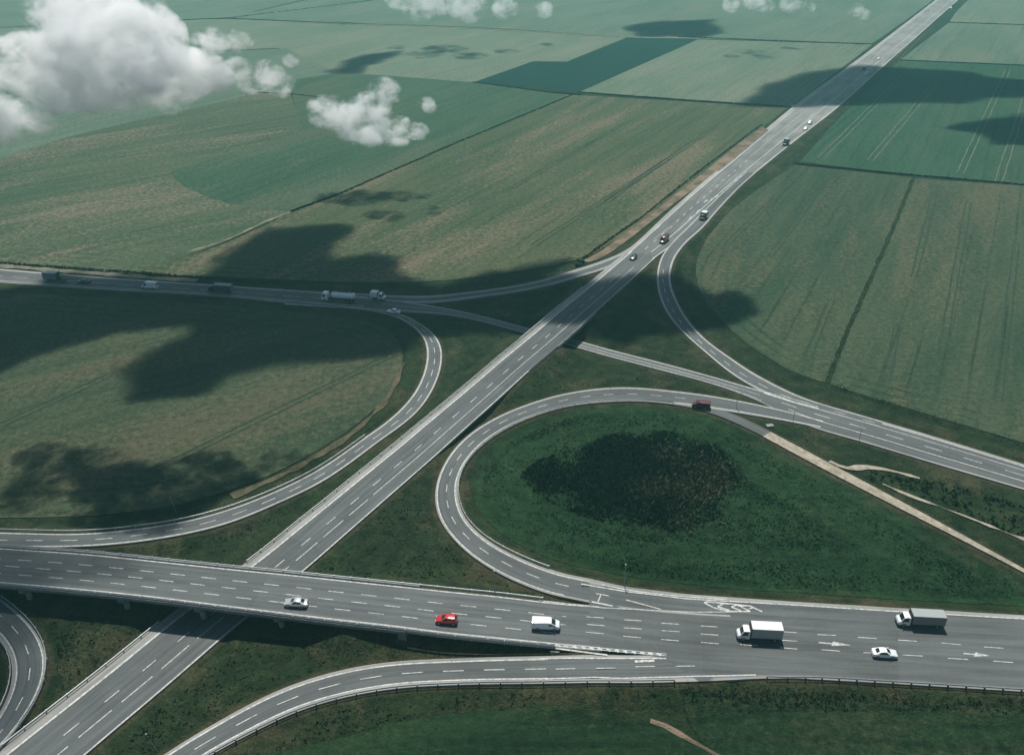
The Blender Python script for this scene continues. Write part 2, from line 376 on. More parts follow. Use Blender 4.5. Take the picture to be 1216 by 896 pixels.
# merged carriageway on the right of the overpass
def apron():
    top = [(700, 688.5), (740, 696), (815, 705), (944, 714), (1062, 721), (1216, 730), (1340, 737)]
    bot = [(700, 770), (760, 776), (791, 781), (830, 808.5), (897, 805), (944, 804.5), (1062, 811), (1216, 820.5), (1340, 828)]
    T = Road.resample(Road.spline([atf(x, y, lambda X, Y: z3(X)) for x, y in top]), 70); V = []; FA = []; fr = []; pa = []; al = []
    xs = [608 + (v[0]) / 1 for v in T]
    V = []; n = 70; fs = [0, .05, .058, .25, .5, .75, .94, .948, 1]
    for i in range(n):
        px = 700 + (1340 - 700) * i / (n - 1)
        yt = tab(px, [p[0] for p in top], [p[1] for p in top]); yb = tab(px, [p[0] for p in bot], [p[1] for p in bot])
        a = atf(px, yt, lambda X, Y: z3(X)); b = atf(px, yb, lambda X, Y: z3(X))
        row = [a.lerp(b, f) for f in fs]
        V += [row[0] - Vector((0, 0, .5))] + row + [row[-1] - Vector((0, 0, .5))]
        wd = (b - a).length / 24.0; fr += [0] + [f * wd for f in fs] + [wd]; pa += [1, 1, 1] + [0] * 5 + [0, 1 if px > 840 else 0, 1 if px > 840 else 0]; al += [a.x] * 11
    for v in V: v.z -= .012
    for i in range(n - 1):
        for k in range(10): FA.append((i * 11 + k, (i + 1) * 11 + k, (i + 1) * 11 + k + 1, i * 11 + k + 1)[::-1])
    me = mesh('carriageway', V, FA)
    for nm_, dat in (('frac', fr), ('pale', pa), ('along', al)):
        a = me.attributes.new(nm_, 'FLOAT', 'POINT'); a.data.foreach_set('value', dat)
    return structure(link('carriageway', me, ASPH))
oA = apron()

# ------------------------------------------------------------------ painted markings
s = Strips()
s.line(R1, .165, .42, dz=.03); s.line(R1, .985, .26, dz=.03)
a_u = R1.a_px(650, 430)
s.line(R1, .515, .20, dash=(3.0, 5.1), dz=.03, a1=R1.a_px(735, 325)); s.line(R1, .705, .20, a1=R1.a_px(480, 580), dash=(6.6, 2.0), dz=.03); s.line(R1, .705, .18, a0=R1.a_px(480, 580), a1=R1.a_px(760, 318), dz=.03)
s.build(o1)
s = Strips()
s.line(R1B, .12, .42, dz=.02); s.line(R1B, .97, .34, dz=.02); s.line(R1B, .70, .36, a0=6, dz=.02)
s.line(R1B, .44, .30, dash=(3.5, 5.5), a0=8, a1=150, dz=.02); s.line(R1B, .40, .14, a0=150, dz=.02)
for (x, y) in ((838, 239), (845, 237), (851, 233), (858, 229), (842, 245), (866, 222), (874, 214), (879, 210), (820, 259), (829, 251)):
    p = atf(x, y, R1B.zf); h = R1B.head(R1B.near(p)); d = Vector((math.cos(h), math.sin(h), 0)); n = Vector((-d.y, d.x, 0)); p.z += .02
    s.quad([p - d * 2.2 + n * .22, p + d * .6 + n * .22, p + d * .6 - n * .22, p - d * 2.2 - n * .22]); s.quad([p + d * .6 + n * .75, p + d * 2.4, p + d * .6 - n * .75])
s.build(o1b)
s = Strips()
ln = R2.len
s.line(R2, .10, .28); s.line(R2, .86, .26, a1=R2.a_px(440, 358)); s.line(R2, .88, .22, a0=R2.a_px(480, 366), a1=R2.a_px(912, 472))
s.line(R2, .48, .16, a0=R2.a_px(455, 360), a1=R2.a_px(905, 468)); s.line(R2, .60, .14, a0=R2.a_px(690, 408), a1=R2.a_px(880, 462))
s.line(R2, .52, .18, a0=0, a1=R2.a_px(440, 358), dash=(6, 4))
aj = R2.a_px(925, 478)
s.line(R2, .47, .22, a0=aj, dash=(4.2, 5.0)); s.line(R2, .25, .2, a0=R2.a_px(985, 492)); s.line(R2, .69, .26, a0=aj + 3)
s.build(o2)
s = Strips()
for k, (f, ph) in enumerate(((.31, 0), (.50, -.9 + 6), (.70, 2.6))): s.line(R3, f, .17, a0=3, a1=R3.a_px(672, 742), dash=(3.0, 3.45), phase=ph, dz=.0)
s.line(R3, .035, .30, dz=.0); s.line(R3, .93, .20, dz=.0)
s.build(o3)
s = Strips()
s.line(R4, .085, .24, a1=R4.a_px(668, 703)); s.line(R4, .865, .26); s.line(R4, .49, .18, dash=(2.9, 3.6), a0=R4.a_px(815, 472), a1=R4.a_px(690, 700))
s.build(o4)
s = Strips()
s.line(R5, .13, .30, dz=.0, a1=R5.a_px(650, 790)); s.line(R5, .83, .30, dz=.0, a1=R5.a_px(650, 795)); s.line(R5, .48, .18, dash=(3.7, 3.6), a1=R5.a_px(648, 793), dz=.0)
s.build(o5)
s = Strips()
s.line(R6, .10, .24); s.line(R6, .92, .22); s.line(R6, .53, .17, dash=(3.4, 3.6), a1=R6.a_px(470, 372)); s.build(o6)
s = Strips()
s.line(R7, .09, .22); s.line(R7, .88, .22); s.line(R7, .44, .18, dash=(3.2, 4.2), a0=R7.a_px(788, 320)); 
# hatched nose where the slip road meets the diagonal road
for (x0, y0, x1, y1, w_) in ((907, 466, 940, 476.5, .8), (940, 476.5, 972, 484.5, .5), (912, 466, 960, 479, .25)): s.px(x0, y0, x1, y1, w_, R7.zf)
s.build(o7)
s = Strips(); s.line(R8, .26, .22); s.line(R8, .80, .18); s.build(o8)
s = Strips(); s.line(R10, .09, .22); s.line(R10, .86, .22); s.line(R10, .47, .18, dash=(2.9, 3.8)); s.build(o10)
# merged carriageway: traced dash by dash
s = Strips(); zz = lambda X, Y: z3(X)
def z4s(x, y): return (640 + x / 4, 640 + y / 4)
def z5b(x, y): return (912 + x / 4, 640 + y / 4)
for x, y in ((225, 368), (405, 382), (583, 398), (767, 411), (1143, 438)): s.px(*z4s(x, y), *z4s(x + 82, y + 5), .17, zz)
for x, y in ((228, 404), (403, 420), (583, 433), (768, 449), (1143, 478)): s.px(*z4s(x, y), *z4s(x + 84, y + 6), .17, zz)
for x, y in ((223, 441), (400, 460), (580, 475), (770, 489), (957, 499), (1143, 514)): s.px(*z4s(x, y), *z4s(x + 84, y + 7), .17, zz)
for a, b, c_, d in ((235, 452, 322, 456), (427, 465, 517, 471), (618, 478, 707, 484), (824, 492, 917, 501), (1026, 511, 1117, 517), (255, 524, 343, 531), (453, 538, 540, 541), (640, 549, 735, 554), (855, 565, 950, 570), (1070, 578, 1165, 585), (1240, 528, 1330, 535), (1285, 596, 1380, 603)):
    s.px(*z5b(a, b), *z5b(c_, d), .17, zz)
for x0, y0, x1, y1 in ((240, 490, 395, 503), (928, 542, 1056, 553)):       # lane arrows pointing right
    a = z5b(x0, y0); b = z5b(x1, y1); s.px(*a, b[0] - (b[0] - a[0]) * .45, b[1] - (b[1] - a[1]) * .45, .28, zz)
    m = (a[0] + (b[0] - a[0]) * .42, a[1] + (b[1] - a[1]) * .42); s.poly([(m[0] - 1, m[1] + 2.6), (b[0], b[1]), (m[0] + 1, m[1] - 2.6)], zz)
for x, y in ((80, 616), (272, 613), (458, 605), (648, 603)): s.px(*z4s(x, y), *z4s(x + 92, y - 2), .18, z5, .045)
s.px(*z4s(455, 580), *z4s(548, 576), .55, zz, .045)
s.px(*z4s(0, 290), *z4s(300, 325), .22, zz); s.px(*z4s(300, 325), *z4s(700, 345), .2, zz); s.px(*z4s(700, 345), *z4s(1000, 344), .2, zz)
s.px(*z4s(250, 297), *z4s(350, 317), .35, zz, .05)
s.px(*z4s(415, 288), *z4s(580, 333), .22, zz, .05); s.px(*z4s(270, 258), *z4s(333, 269), .22, zz, .05); s.px(*z4s(294, 264), *z4s(280, 298), .22, zz, .05)
# outer edge lines
tp = [(690, 693), (740, 701.5), (815, 710.5), (944, 718), (1062, 725.5), (1216, 734.5), (1340, 742)]
for i in range(len(tp) - 1): s.px(*tp[i], *tp[i + 1], .28, zz)
bt = [(640, 806), (737, 805), (830, 802.5), (897.5, 801)]
for i in range(len(bt) - 1): s.px(*bt[i], *bt[i + 1], .28, z5 if bt[i][0] < 740 else zz, .045)
# chevrons at the nose of the merging loop road
for q in (((785, 302), (830, 325)), ((830, 325), (900, 342)), ((785, 302), (800, 297)), ((800, 297), (870, 303)), ((870, 303), (1010, 318)), ((900, 342), (1005, 343)),
          ((880, 303), (848, 320)), ((848, 320), (905, 337)), ((940, 312), (915, 322)), ((915, 322), (960, 340)), ((990, 316), (945, 318)), ((960, 322), (1000, 340)), ((1005, 318), (1060, 344)), ((1020, 322), (1000, 330))):
    s.px(*z4s(*q[0]), *z4s(*q[1]), .34, zz, .05)
# gore between overpass and slip road
s.px(*z4s(0, 489), *z4s(605, 545), .16, zz, .05); s.px(*z4s(0, 500), *z4s(605, 553), .16, zz, .05)
for k in range(14):
    x = 40 + k * 40; s.px(*z4s(x, 492 + x * .0926), *z4s(x + 20, 502 + x * .088), .5, zz, .05)
s.px(*z4s(80, 518), *z4s(325, 550), .35, zz, .05); s.px(*z4s(0, 567), *z4s(300, 566), .28, z5, .04); s.px(*z4s(300, 566), *z4s(605, 566), .28, z5, .05)
s.build(oA)

# ------------------------------------------------------------------ the ground: one sheet with embankments
def dist_data(XY, roads):
    """nearest edge distance and embankment heights"""
    n = len(XY); rd = np.full(n, 1e3); emb = np.zeros(n); cap = np.full(n, 1e3)
    for R, bridge in roads:
        for i in range(0, len(R.c)):
            pass
        pts = R.c; W_ = R.w
        lo = pts[:, :2].min(0) - 45; hi = pts[:, :2].max(0) + 45
        sel = np.where((XY[:, 0] > lo[0]) & (XY[:, 0] < hi[0]) & (XY[:, 1] > lo[1]) & (XY[:, 1] < hi[1]))[0]
        for ch in np.array_split(sel, max(1, len(sel) // 4000)):
            if not len(ch): continue
            D = np.sqrt((XY[ch, None, 0] - pts[None, :, 0]) ** 2 + (XY[ch, None, 1] - pts[None, :, 1]) ** 2) - W_[None, :]
            rd[ch] = np.minimum(rd[ch], D.min(1))
            top = np.where(bridge[None, :], -9.0, pts[None, :, 2] - .32 - np.maximum(0, D - 1.3) * .5)
            emb[ch] = np.maximum(emb[ch], top.max(1))
            cc = np.where(~bridge[None, :], pts[None, :, 2] - .30 + np.maximum(0, D - 1.3) * .55, 1e3)
            cap[ch] = np.minimum(cap[ch], cc.min(1))
    return rd, np.minimum(emb, cap)
def nobridge(R): return np.zeros(len(R.c), bool)
b1 = np.min(np.hypot(R1.c[:, None, 0] - R2.c[None, :, 0], R1.c[:, None, 1] - R2.c[None, :, 1]) , axis=1) < 11.0
A_END = R3.a_px(455, 715)
b3 = R3.al < A_END
b6 = R6.al < R6.a_px(40, 640)
APR = Road([(700, 688.5), (740, 696), (815, 705), (944, 714), (1062, 721), (1216, 730), (1340, 737)], [(700, 770), (791, 781), (897, 806), (944, 804.5), (1062, 811), (1216, 820.5), (1340, 828)], lambda X, Y: z3(X))
ROADS = [(R1, b1), (R1B, nobridge(R1B)), (R2, nobridge(R2)), (R3, b3), (R4, nobridge(R4)), (R5, nobridge(R5)), (R6, b6), (R7, nobridge(R7)), (R8, nobridge(R8)), (R9, nobridge(R9)), (R9P, nobridge(R9P)), (R10, nobridge(R10)), (APR, nobridge(APR))]
def build_ground():
    xs = np.concatenate([[-9000, -4000, -2000, -1000, -600, -400, -300, -240], np.arange(-200, 220.1, 1.7), [250, 300, 360, 430, 520, 640, 800, 1100, 2000, 4000, 9000]])
    ys = np.concatenate([[-400, -100, 20, 50, 70], np.arange(82, 260, 1.5), np.arange(260, 460, 2.4), np.arange(460, 700, 8), np.arange(700, 1200, 25), [1300, 1500, 2000, 3000, 5000, 9000, 14000]])
    X, Y = np.meshgrid(xs, ys); XY = np.stack([X.ravel(), Y.ravel()], 1)
    rd, z = dist_data(XY, ROADS)
    ok = (rd > 2.5)
    bump = np.array([mnoise.noise((x * .06, y * .06, 3.1)) * .35 + mnoise.noise((x * .23, y * .23, 1.1)) * .22 if k and r < 900 else 0 for (x, y), k, r in zip(XY, ok, rd)])
    z = z + bump * np.clip((rd - 2.5) / 4, 0, 1) * np.clip((26 - rd) / 10, 0, 1) * np.clip((400 - XY[:, 1]) / 60, 0, 1) * .7
    # keep the surface under the flat fields
    nx, ny = len(xs), len(ys)
    V = np.stack([XY[:, 0], XY[:, 1], z], 1)
    FA = [(j * nx + i, j * nx + i + 1, (j + 1) * nx + i + 1, (j + 1) * nx + i) for j in range(ny - 1) for i in range(nx - 1)]
    me = mesh('ground', V, FA, True)
    a = me.attributes.new('rd', 'FLOAT', 'POINT'); a.data.foreach_set('value', rd)
    o = structure(link('ground', me, GRASS))
    return xs, ys, z.reshape(ny, nx), rd.reshape(ny, nx)
GX, GY, GZ, GRD = build_ground()
def gz(x, y, arr=None):
    arr = GZ if arr is None else arr
    i = min(max(np.searchsorted(GX, x) - 1, 0), len(GX) - 2); j = min(max(np.searchsorted(GY, y) - 1, 0), len(GY) - 2)
    u = (x - GX[i]) / (GX[i + 1] - GX[i]); v = (y - GY[j]) / (GY[j + 1] - GY[j])
    return float((arr[j, i] * (1 - u) + arr[j, i + 1] * u) * (1 - v) + (arr[j + 1, i] * (1 - u) + arr[j + 1, i + 1] * u) * v)

# ------------------------------------------------------------------ fields (sheets that follow the ground)
def inside(P, poly):
    x, y = P[:, 0], P[:, 1]; r = np.zeros(len(P), bool); n = len(poly); j = n - 1
    for i in range(n):
        xi, yi = poly[i]; xj, yj = poly[j]
        c = ((yi > y) != (yj > y)) & (x < (xj - xi) * (y - yi) / (yj - yi + 1e-12) + xi); r ^= c; j = i
    return r
def edge_dist(P, poly):
    d = np.full(len(P), 1e9); n = len(poly)
    for i in range(n):
        a = np.array(poly[i]); b = np.array(poly[(i + 1) % n]); ab = b - a
        t = np.clip(((P - a) @ ab) / (ab @ ab + 1e-9), 0, 1); d = np.minimum(d, np.linalg.norm(P - (a + t[:, None] * ab), axis=1))
    return d
def field(name, px, mat, lift=.05, follow=True, parent=None, sub=None):
    pts = [at(x, y, 0) for x, y in px]
    for _ in range(2):                     # round the gentle corners only
        q = []
        for i in range(len(pts)):
            p0, p1, p2 = pts[i - 1], pts[i], pts[(i + 1) % len(pts)]
            if (p1 - p0).angle(p2 - p1, 0) < .75: q += [p1.lerp(p0, .25), p1.lerp(p2, .25)]
            else: q.append(p1)
        pts = q
    q = []
    for i in range(len(pts)):              # a slightly uneven edge
        p1, p2 = pts[i], pts[(i + 1) % len(pts)]; n_ = max(1, int((p2 - p1).length / 3.0)) if p1.y < 480 else 1
        for k in range(n_):
            p = p1.lerp(p2, k / n_); j = .5 if k else 0
            q.append(Vector((p.x + j * mnoise.noise((p.x * .25, p.y * .25, 1)), p.y + 1.4 * j * mnoise.noise((p.x * .25, p.y * .25, 7)), 0)))
    pts = q
    bm = bmesh.new(); vs = [bm.verts.new((p.x, p.y, 0)) for p in pts]; bm.faces.new(vs)
    bmesh.ops.triangulate(bm, faces=bm.faces[:])
    if follow:
        # cut along the dense ground grid so the sheet hugs it
        x0, x1 = min(p.x for p in pts), max(p.x for p in pts); y0, y1 = min(p.y for p in pts), max(p.y for p in pts)
        g = sub or 3.0
        for ax, lo, hi in ((0, x0, x1), (1, y0, y1)):
            q = lo + g
            while q < hi:
                if (ax == 0 and abs(q) < 260) or (ax == 1 and q < 480):
                    bmesh.ops.bisect_plane(bm, geom=bm.verts[:] + bm.edges[:] + bm.faces[:], plane_co=(q, 0, 0) if ax == 0 else (0, q, 0), plane_no=(1, 0, 0) if ax == 0 else (0, 1, 0), dist=1e-4)
                q += g
    for v in bm.verts: v.co.z = lift + max(0, gz(v.co.x, v.co.y)) + (.10 if follow else 0)
    for f in bm.faces:
        if f.normal.z < 0: f.normal_flip()
    me = bpy.data.meshes.new(name); bm.to_mesh(me); bm.free()
    a = me.attributes.new('rd', 'FLOAT', 'POINT'); a.data.foreach_set('value', [gz(v.co.x, v.co.y, GRD) for v in me.vertices])
    o = link(name, me, mat, parent)
    if parent is None: structure(o)
    return o
HDG = math.atan2(*(lambda d: (d.y, d.x))(at(1022, 70) - at(806, 241)))      # direction of the upper highway
HR = math.atan2(*(lambda d: (d.y, d.x))(at(1054, 290) - at(981, 455)))      # rows on the right-hand fields
TAN = (.150, .122, .082)
MA = field_mat('crop_olive', (.050, .080, .042), (.086, .100, .054), (.165, .135, .090), .75, HDG, .5, 1.0)
MB_ = field_mat('crop_green', (.036, .080, .046), (.058, .100, .060), (.13, .125, .085), .35, HDG, .45, 2.0)
MC_ = field_mat('crop_dry', (.050, .086, .048), (.084, .108, .064), (.195, .160, .115), .7, HDG * .62, .5, 3.3)
MD_ = field_mat('crop_dark', (.008, .036, .028), (.012, .044, .034), (.02, .05, .035), .2, HDG, .3, 4.0, gmul=.5)
ME_ = field_mat('crop_pale', (.110, .155, .105), (.150, .182, .130), (.21, .20, .15), .45, HDG, .4, 5.0)
MF_ = field_mat('crop_soft', (.088, .135, .094), (.125, .165, .120), (.18, .18, .13), .4, HDG, .4, 6.0)
MH_ = field_mat('crop_fresh', (.026, .070, .040), (.042, .092, .054), (.08, .10, .06), .3, HR, .4, 7.0)
MI_ = field_mat('crop_grey_green', (.034, .064, .036), (.062, .084, .048), (.120, .106, .062), .6, HR, .6, 8.0)
MJ_ = field_mat('crop_meadow', (.036, .060, .033), (.060, .078, .044), (.110, .094, .058), .55, .55, .5, 9.0)
MK_ = field_mat('crop_deep', (.009, .026, .012), (.020, .044, .019), (.05, .055, .028), .5, .12, .6, 10.0)
LOOPG = grass_mat('loop_grass', (.010, .030, .013), (.030, .072, .028), (.080, .075, .042), .35, 5.0)
field('field', [(150, 325), (240, 300), (300, 275), (345, 252), (400, 232), (540, 171), (680, 113), (850, 123), (935, 128.5), (870, 181), (760, 266), (715, 296), (690, 309), (600, 326), (480, 338), (300, 331)], MA, .05)
field('field', [(345, 252), (283, 247), (215, 222), (202, 204), (300, 175), (360, 155), (345, 112), (352, 95), (400, 87), (444, 89), (562, 98), (650, 110), (680, 113), (540, 171), (400, 232)], MB_, .07)
field('field', [(-160, 315), (-160, 240), (0, 190), (60, 168), (150, 146), (270, 120), (303, 110), (345, 112), (360, 155), (300, 175), (202, 204), (215, 222), (283, 247), (345, 252), (240, 300), (150, 325), (0, 312)], MC_, .05)
field('field', [(-200, 250), (0, 190), (60, 168), (150, 146), (270, 120), (303, 110), (345, 112), (352, 95), (400, 87), (340, 58), (230, 62), (60, 78), (-240, 90)], MF_, .03)
field('field', [(565, 98), (633, 73), (673, 73.5), (744, 45), (829, 47), (687, 110)], MD_, .09, False)
field('field', [(400, 87), (444, 89), (562, 98), (633, 73), (673, 73.5), (744, 45), (640, 38), (540, 32), (410, 29.5), (330, 57)], ME_, .04, False)
field('field', [(687, 110), (829, 47), (1036, 53), (941, 126), (850, 122)], ME_, .04, False)
field('field', [(410, 28), (540, 31), (640, 37), (744, 44), (829, 46), (1036, 52), (1110, 0), (1150, -40), (560, -45), (300, 15)], MF_, .05, False)
field('field', [(340, 57), (410, 29), (270, 22), (199, 25), (-150, 40), (-230, 88), (60, 77), (230, 61)], ME_, .045, False)
field('field', [(410, 27.5), (270, 21), (199, 24), (-150, 39), (-300, -45), (550, -45), (300, 14)], MF_, .035, False)
field('field', [(950, 192), (1055, 205), (1216, 219), (1330, 229), (1330, 88), (1216, 78), (1069, 72), (1010, 125)], MH_, .05, False)
field('field', [(1069, 71), (1216, 77), (1330, 87), (1330, 36), (1216, 29.5), (1127, 27)], MF_, .04, False)
field('field', [(1127, 26.5), (1216, 29), (1330, 35), (1360, -45), (1200, -45), (1140, 8)], ME_, .04, False)
field('field', [(944, 196), (1083, 211), (1050, 290), (1000, 400), (979, 455), (940, 443), (880, 405), (838, 362), (824, 325), (832, 292), (866, 250), (910, 218)], MI_, .05)
field('field', [(1087, 212), (1216, 221), (1340, 230), (1340, 565), (1216, 526), (1100, 492), (1010, 466), (985, 457), (1006, 400), (1056, 290)], MI_, .05)
field('field', [(-160, 355), (0, 346), (200, 358), (330, 369), (400, 375), (440, 382), (468, 396), (480, 420), (475, 445), (458, 475), (410, 516), (330, 562), (250, 590), (200, 603), (100, 614), (0, 616), (-160, 610)], MJ_, .05)
field('field', [(265, 915), (330, 893), (400, 878), (470, 858), (535, 847), (600, 842), (656, 842), (737, 851), (785, 862), (835, 880), (880, 915)], MK_, .03)
field('field', [(840, 890), (815, 855), (806, 832), (900, 833), (1000, 837), (1216, 846), (1340, 852), (1340, 960), (880, 950), (860, 925)], MK_, .05)
field('meadow', [(556, 560), (580, 535), (620, 503), (690, 486), (760, 483), (826, 488), (880, 510), (960, 554), (1080, 618), (1212, 692), (1216, 722), (1060, 714), (900, 704), (760, 690), (690, 676), (630, 655), (585, 628), (562, 598)], LOOPG, .02, sub=2.6)
# bare soil, tracks and trails
field('bare_ground', [(690, 311), (712, 300), (738, 281), (762, 264), (800, 233), (835, 206), (872, 175), (905, 151), (913, 155), (880, 182), (845, 211), (806, 238), (776, 262), (744, 287), (716, 307), (700, 312)], SOIL, .13)
def ribbon(name, px, width, mat, lift=.1, jag=.25, parent=None):
    P = [at(x, y, 0) for x, y in px]; A = Road.spline([np.array(p) for p in P], 10); n = max(4, int(Road.length(A) / 2.0)); A = Road.resample(A, n)
    tg = np.gradient(A[:, :2], axis=0); tg /= np.linalg.norm(tg, axis=1)[:, None]; V = []; FA = []
    for i in range(n):
        w = width / 2 * (1 + jag * (mnoise.noise((A[i, 0] * .2, A[i, 1] * .2, 5)) * 2))
        for k in (1, 0, -1):
            x = A[i, 0] - tg[i, 1] * w * k; y = A[i, 1] + tg[i, 0] * w * k; V.append((x, y, max(gz(x, y), 0) + lift + .14 + (.1 if k == 0 else 0)))
    for i in range(n - 1):
        for k in (0, 1): FA.append((i * 3 + k, i * 3 + k + 1, (i + 1) * 3 + k + 1, (i + 1) * 3 + k)[::-1])
    o = link(name, mesh(name, V, FA), mat, parent)
    if parent is None: structure(o)
    return o
ribbon('dirt_trail', [(985, 548), (1003, 556), (1030, 555.5), (1060, 560), (1092, 568.5)], 1.3, PATHM, .1, .9)
ribbon('dirt_trail', [(1048, 575), (1075, 587), (1099, 596), (1150, 615), (1200, 635), (1240, 650)], .8, PATHM, .1, .9)
ribbon('dirt_trail', [(772, 858), (790, 863), (815, 877), (850, 896), (870, 910)], .7, SOIL, .06, 1.1)
ribbon('dirt_trail', [(479, 432), (470, 456), (452, 483), (410, 521), (340, 562), (275, 590)], 1.6, soil_mat('verge_soil', (.045, .055, .028), (.14, .11, .07), .2), .08, .7)
ribbon('farm_track', [(330, 26), (410, 29), (540, 33), (640, 38.5), (747, 44.5), (829, 46)], 4.0, TRACK, .1, .2)
ribbon('farm_track', [(222, 300), (270, 285), (310, 266), (345, 252)], 1.3, TRACK, .1, .8)
ribbon('farm_track', [(-60, 312), (0, 316), (100, 324), (200, 332), (235, 333)], 3.0, TRACK, .05, .3)
trk = Strips()
def tram(px0, px1, gap=1.5, w=.45):
    a, b = at(*px0), at(*px1); d = (b - a).normalized(); n = Vector((-d.y, d.x, 0)); N = int((b - a).length / 4)
    for sgn in (-1, 1):
        pr = None
        for i in range(N + 1):
            p = a.lerp(b, i / N) + n * sgn * gap + n * mnoise.noise((i * .2, sgn, a.x)) * .4; p.z = max(0, gz(p.x, p.y)) + (.22 if p.y < 480 else .16)
            w_ = w * (1 + .5 * mnoise.noise((i * .5, sgn, 9)))
            q = (p + n * w_ / 2, p - n * w_ / 2)
            if pr: trk.quad([pr[1], q[1], q[0], pr[0]])
            pr = q
for q in (((975, 188), (1082, 81)), ((1033, 191), (1109, 101)), ((1140, 206), (1197, 83)), ((1185, 218), (1222, 105)), ((1120, 70), (1150, 34)), ((1153, 69), (1175, 34)), ((1155, 25), (1180, 0)), ((1065, 70), (1096, 40))): tram(*q)
dk = trk; trk = Strips()
for q in (((1207, 290), (1185, 475)), ((1066, 388), (1052, 455)), ((988, 357), (958, 425)), ((981, 214), (915, 305)), ((934, 221), (862, 292)), ((1109, 233), (1085, 330)), ((1150, 240), (1118, 420)), ((794, 189), (633, 292)), ((750, 142), (600, 228)), ((0, 506), (131, 445)), ((180, 560), (470, 420)), ((850, 150), (720, 240))): tram(*q, 1.0, .6)
structure(link('tractor_tracks', mesh('tractor_tracks', trk.V, trk.F), soil_mat('dark_crop_rut', (.026, .050, .030), (.045, .070, .042), .3))); trk = dk  # ruts in a darker green of their own
structure(link('tractor_tracks', mesh('tractor_tracks', trk.V, trk.F), soil_mat('wheel_rut_soil', (.09, .12, .075), (.20, .20, .145), .3)))

# ------------------------------------------------------------------ rough vegetation along field margins and in the loop
def leafy(name, a, b):
    t = NT(name); P = t.pos(); n = t.noise(P, .5, 4, .7); n2 = t.noise(P, 2.5, 3, .7)
    c = t.mix(t.ramp(t.math('ADD', n, t.math('MULTIPLY', t.math('SUBTRACT', n2, .5), .5)), .35, .68), a, b); return t.done(c, .9, 0, .12)
LEAF_DK = leafy('dark_reeds', (.013, .036, .019), (.028, .060, .030))
LEAF_TAN = leafy('dry_reeds', (.065, .080, .038), (.19, .18, .105))
LEAF_GR = leafy('tall_grass', (.024, .066, .028), (.055, .115, .048))
LEAF_MG = leafy('margin_growth', (.016, .040, .024), (.036, .062, .036))
class Tufts:
    def __init__(s): s.V = []; s.F = []
    def add(s, x, y, z, h, r, k=5):
        for _ in range(k):
            an = random.uniform(0, 6.283); rr = r * random.uniform(.2, 1); cx, cy_ = x + math.cos(an) * rr * .7, y + math.sin(an) * rr * .7
            hh = h * random.uniform(.55, 1.1); tw = random.uniform(0, 3.14); dx, dy = math.cos(tw) * rr * .5, math.sin(tw) * rr * .5; lx, ly = random.uniform(-.9, .9) * hh, random.uniform(-1.0, .5) * hh
            i = len(s.V); s.V += [(cx - dx, cy_ - dy, z - .1), (cx + dx, cy_ + dy, z - .1), (cx + dx * .5 + lx, cy_ + dy * .5 + ly, z + hh), (cx - dx * .6 + lx, cy_ - dy * .6 + ly, z + hh * .9)]; s.F.append((i, i + 1, i + 2, i + 3))
    def build(s, name, mat):
        o = link(name, mesh(name, s.V, s.F), mat); o['kind'] = 'stuff'; return o
def scatter(poly_px, n, hmin, hmax, r, T, mask=None, k=5, rdmin=2.0, fade=0.0, dz=0.0):
    poly = [tuple(at(x, y)[:2]) for x, y in poly_px]; A = np.array(poly); lo, hi = A.min(0), A.max(0)
    P = rng.uniform(lo, hi, (n, 2)); P = P[inside(P, poly)]
    if fade:
        e = edge_dist(P, poly); P = P[rng.uniform(0, 1, len(P)) < np.clip(e / fade + np.array([mnoise.noise((x * .1, y * .1, 6)) for x, y in P]) * .9, .02, 1)]
    for x, y in P:
        if gz(x, y, GRD) < rdmin: continue
        m = 1.0 if mask is None else mask(x, y)
        if m <= 0 or random.random() > m: continue
        T.add(x, y, gz(x, y) + dz, random.uniform(hmin, hmax), r * random.uniform(.7, 1.3), k)
REED = [(617, 566), (640, 546), (680, 527), (740, 511), (800, 513), (850, 526), (880, 550), (876, 588), (850, 618), (800, 636), (740, 630), (690, 612), (640, 592)]
LOOP = [(575, 545), (620, 505), (690, 490), (760, 487), (830, 494), (880, 512), (960, 556), (1080, 620), (1205, 690), (1205, 712), (1060, 708), (900, 700), (760, 684), (650, 652), (590, 615), (566, 580)]
TANC = at(828, 580); 
def tanmask(x, y): 
    d = math.hypot((x - TANC.x) / 11, (y - TANC.y) / 13); n = mnoise.noise((x * .12, y * .12, 2)) * .9
    return max(0, min(1, 1.35 - d + n))
T = Tufts(); scatter(REED, 30000, .3, .8, .42, T, lambda x, y: 1 - .8 * tanmask(x, y), fade=8.0, dz=.05); T.build('reeds', LEAF_DK)
T = Tufts(); scatter([(x + (x - 745) * .05 + 8, y + 4) for x, y in REED], 24000, .4, .95, .36, T, lambda x, y: .55 * tanmask(x, y), fade=6.0, dz=.1); T.build('dry_reeds', LEAF_TAN)
T = Tufts(); scatter(LOOP, 50000, .12, .4, .36, T, lambda x, y: .08 + .9 * max(0, mnoise.noise((gz(x, y, GRD) * .22, x * .02, y * .02)) + .15 + .5 * mnoise.noise((x * .06, y * .1, 8))), 4, 5.0, dz=.1); T.build('tall_grass', LEAF_GR)
T = Tufts(); scatter([(1000, 560), (1060, 578), (1216, 640), (1300, 650), (1300, 600), (1216, 600), (1110, 572), (1030, 560)], 2600, .3, 1.0, .6, T, lambda x, y: .2 + .8 * max(0, mnoise.noise((x * .12, y * .12, 1)) + .3), 5); T.build('scrub', LEAF_GR)
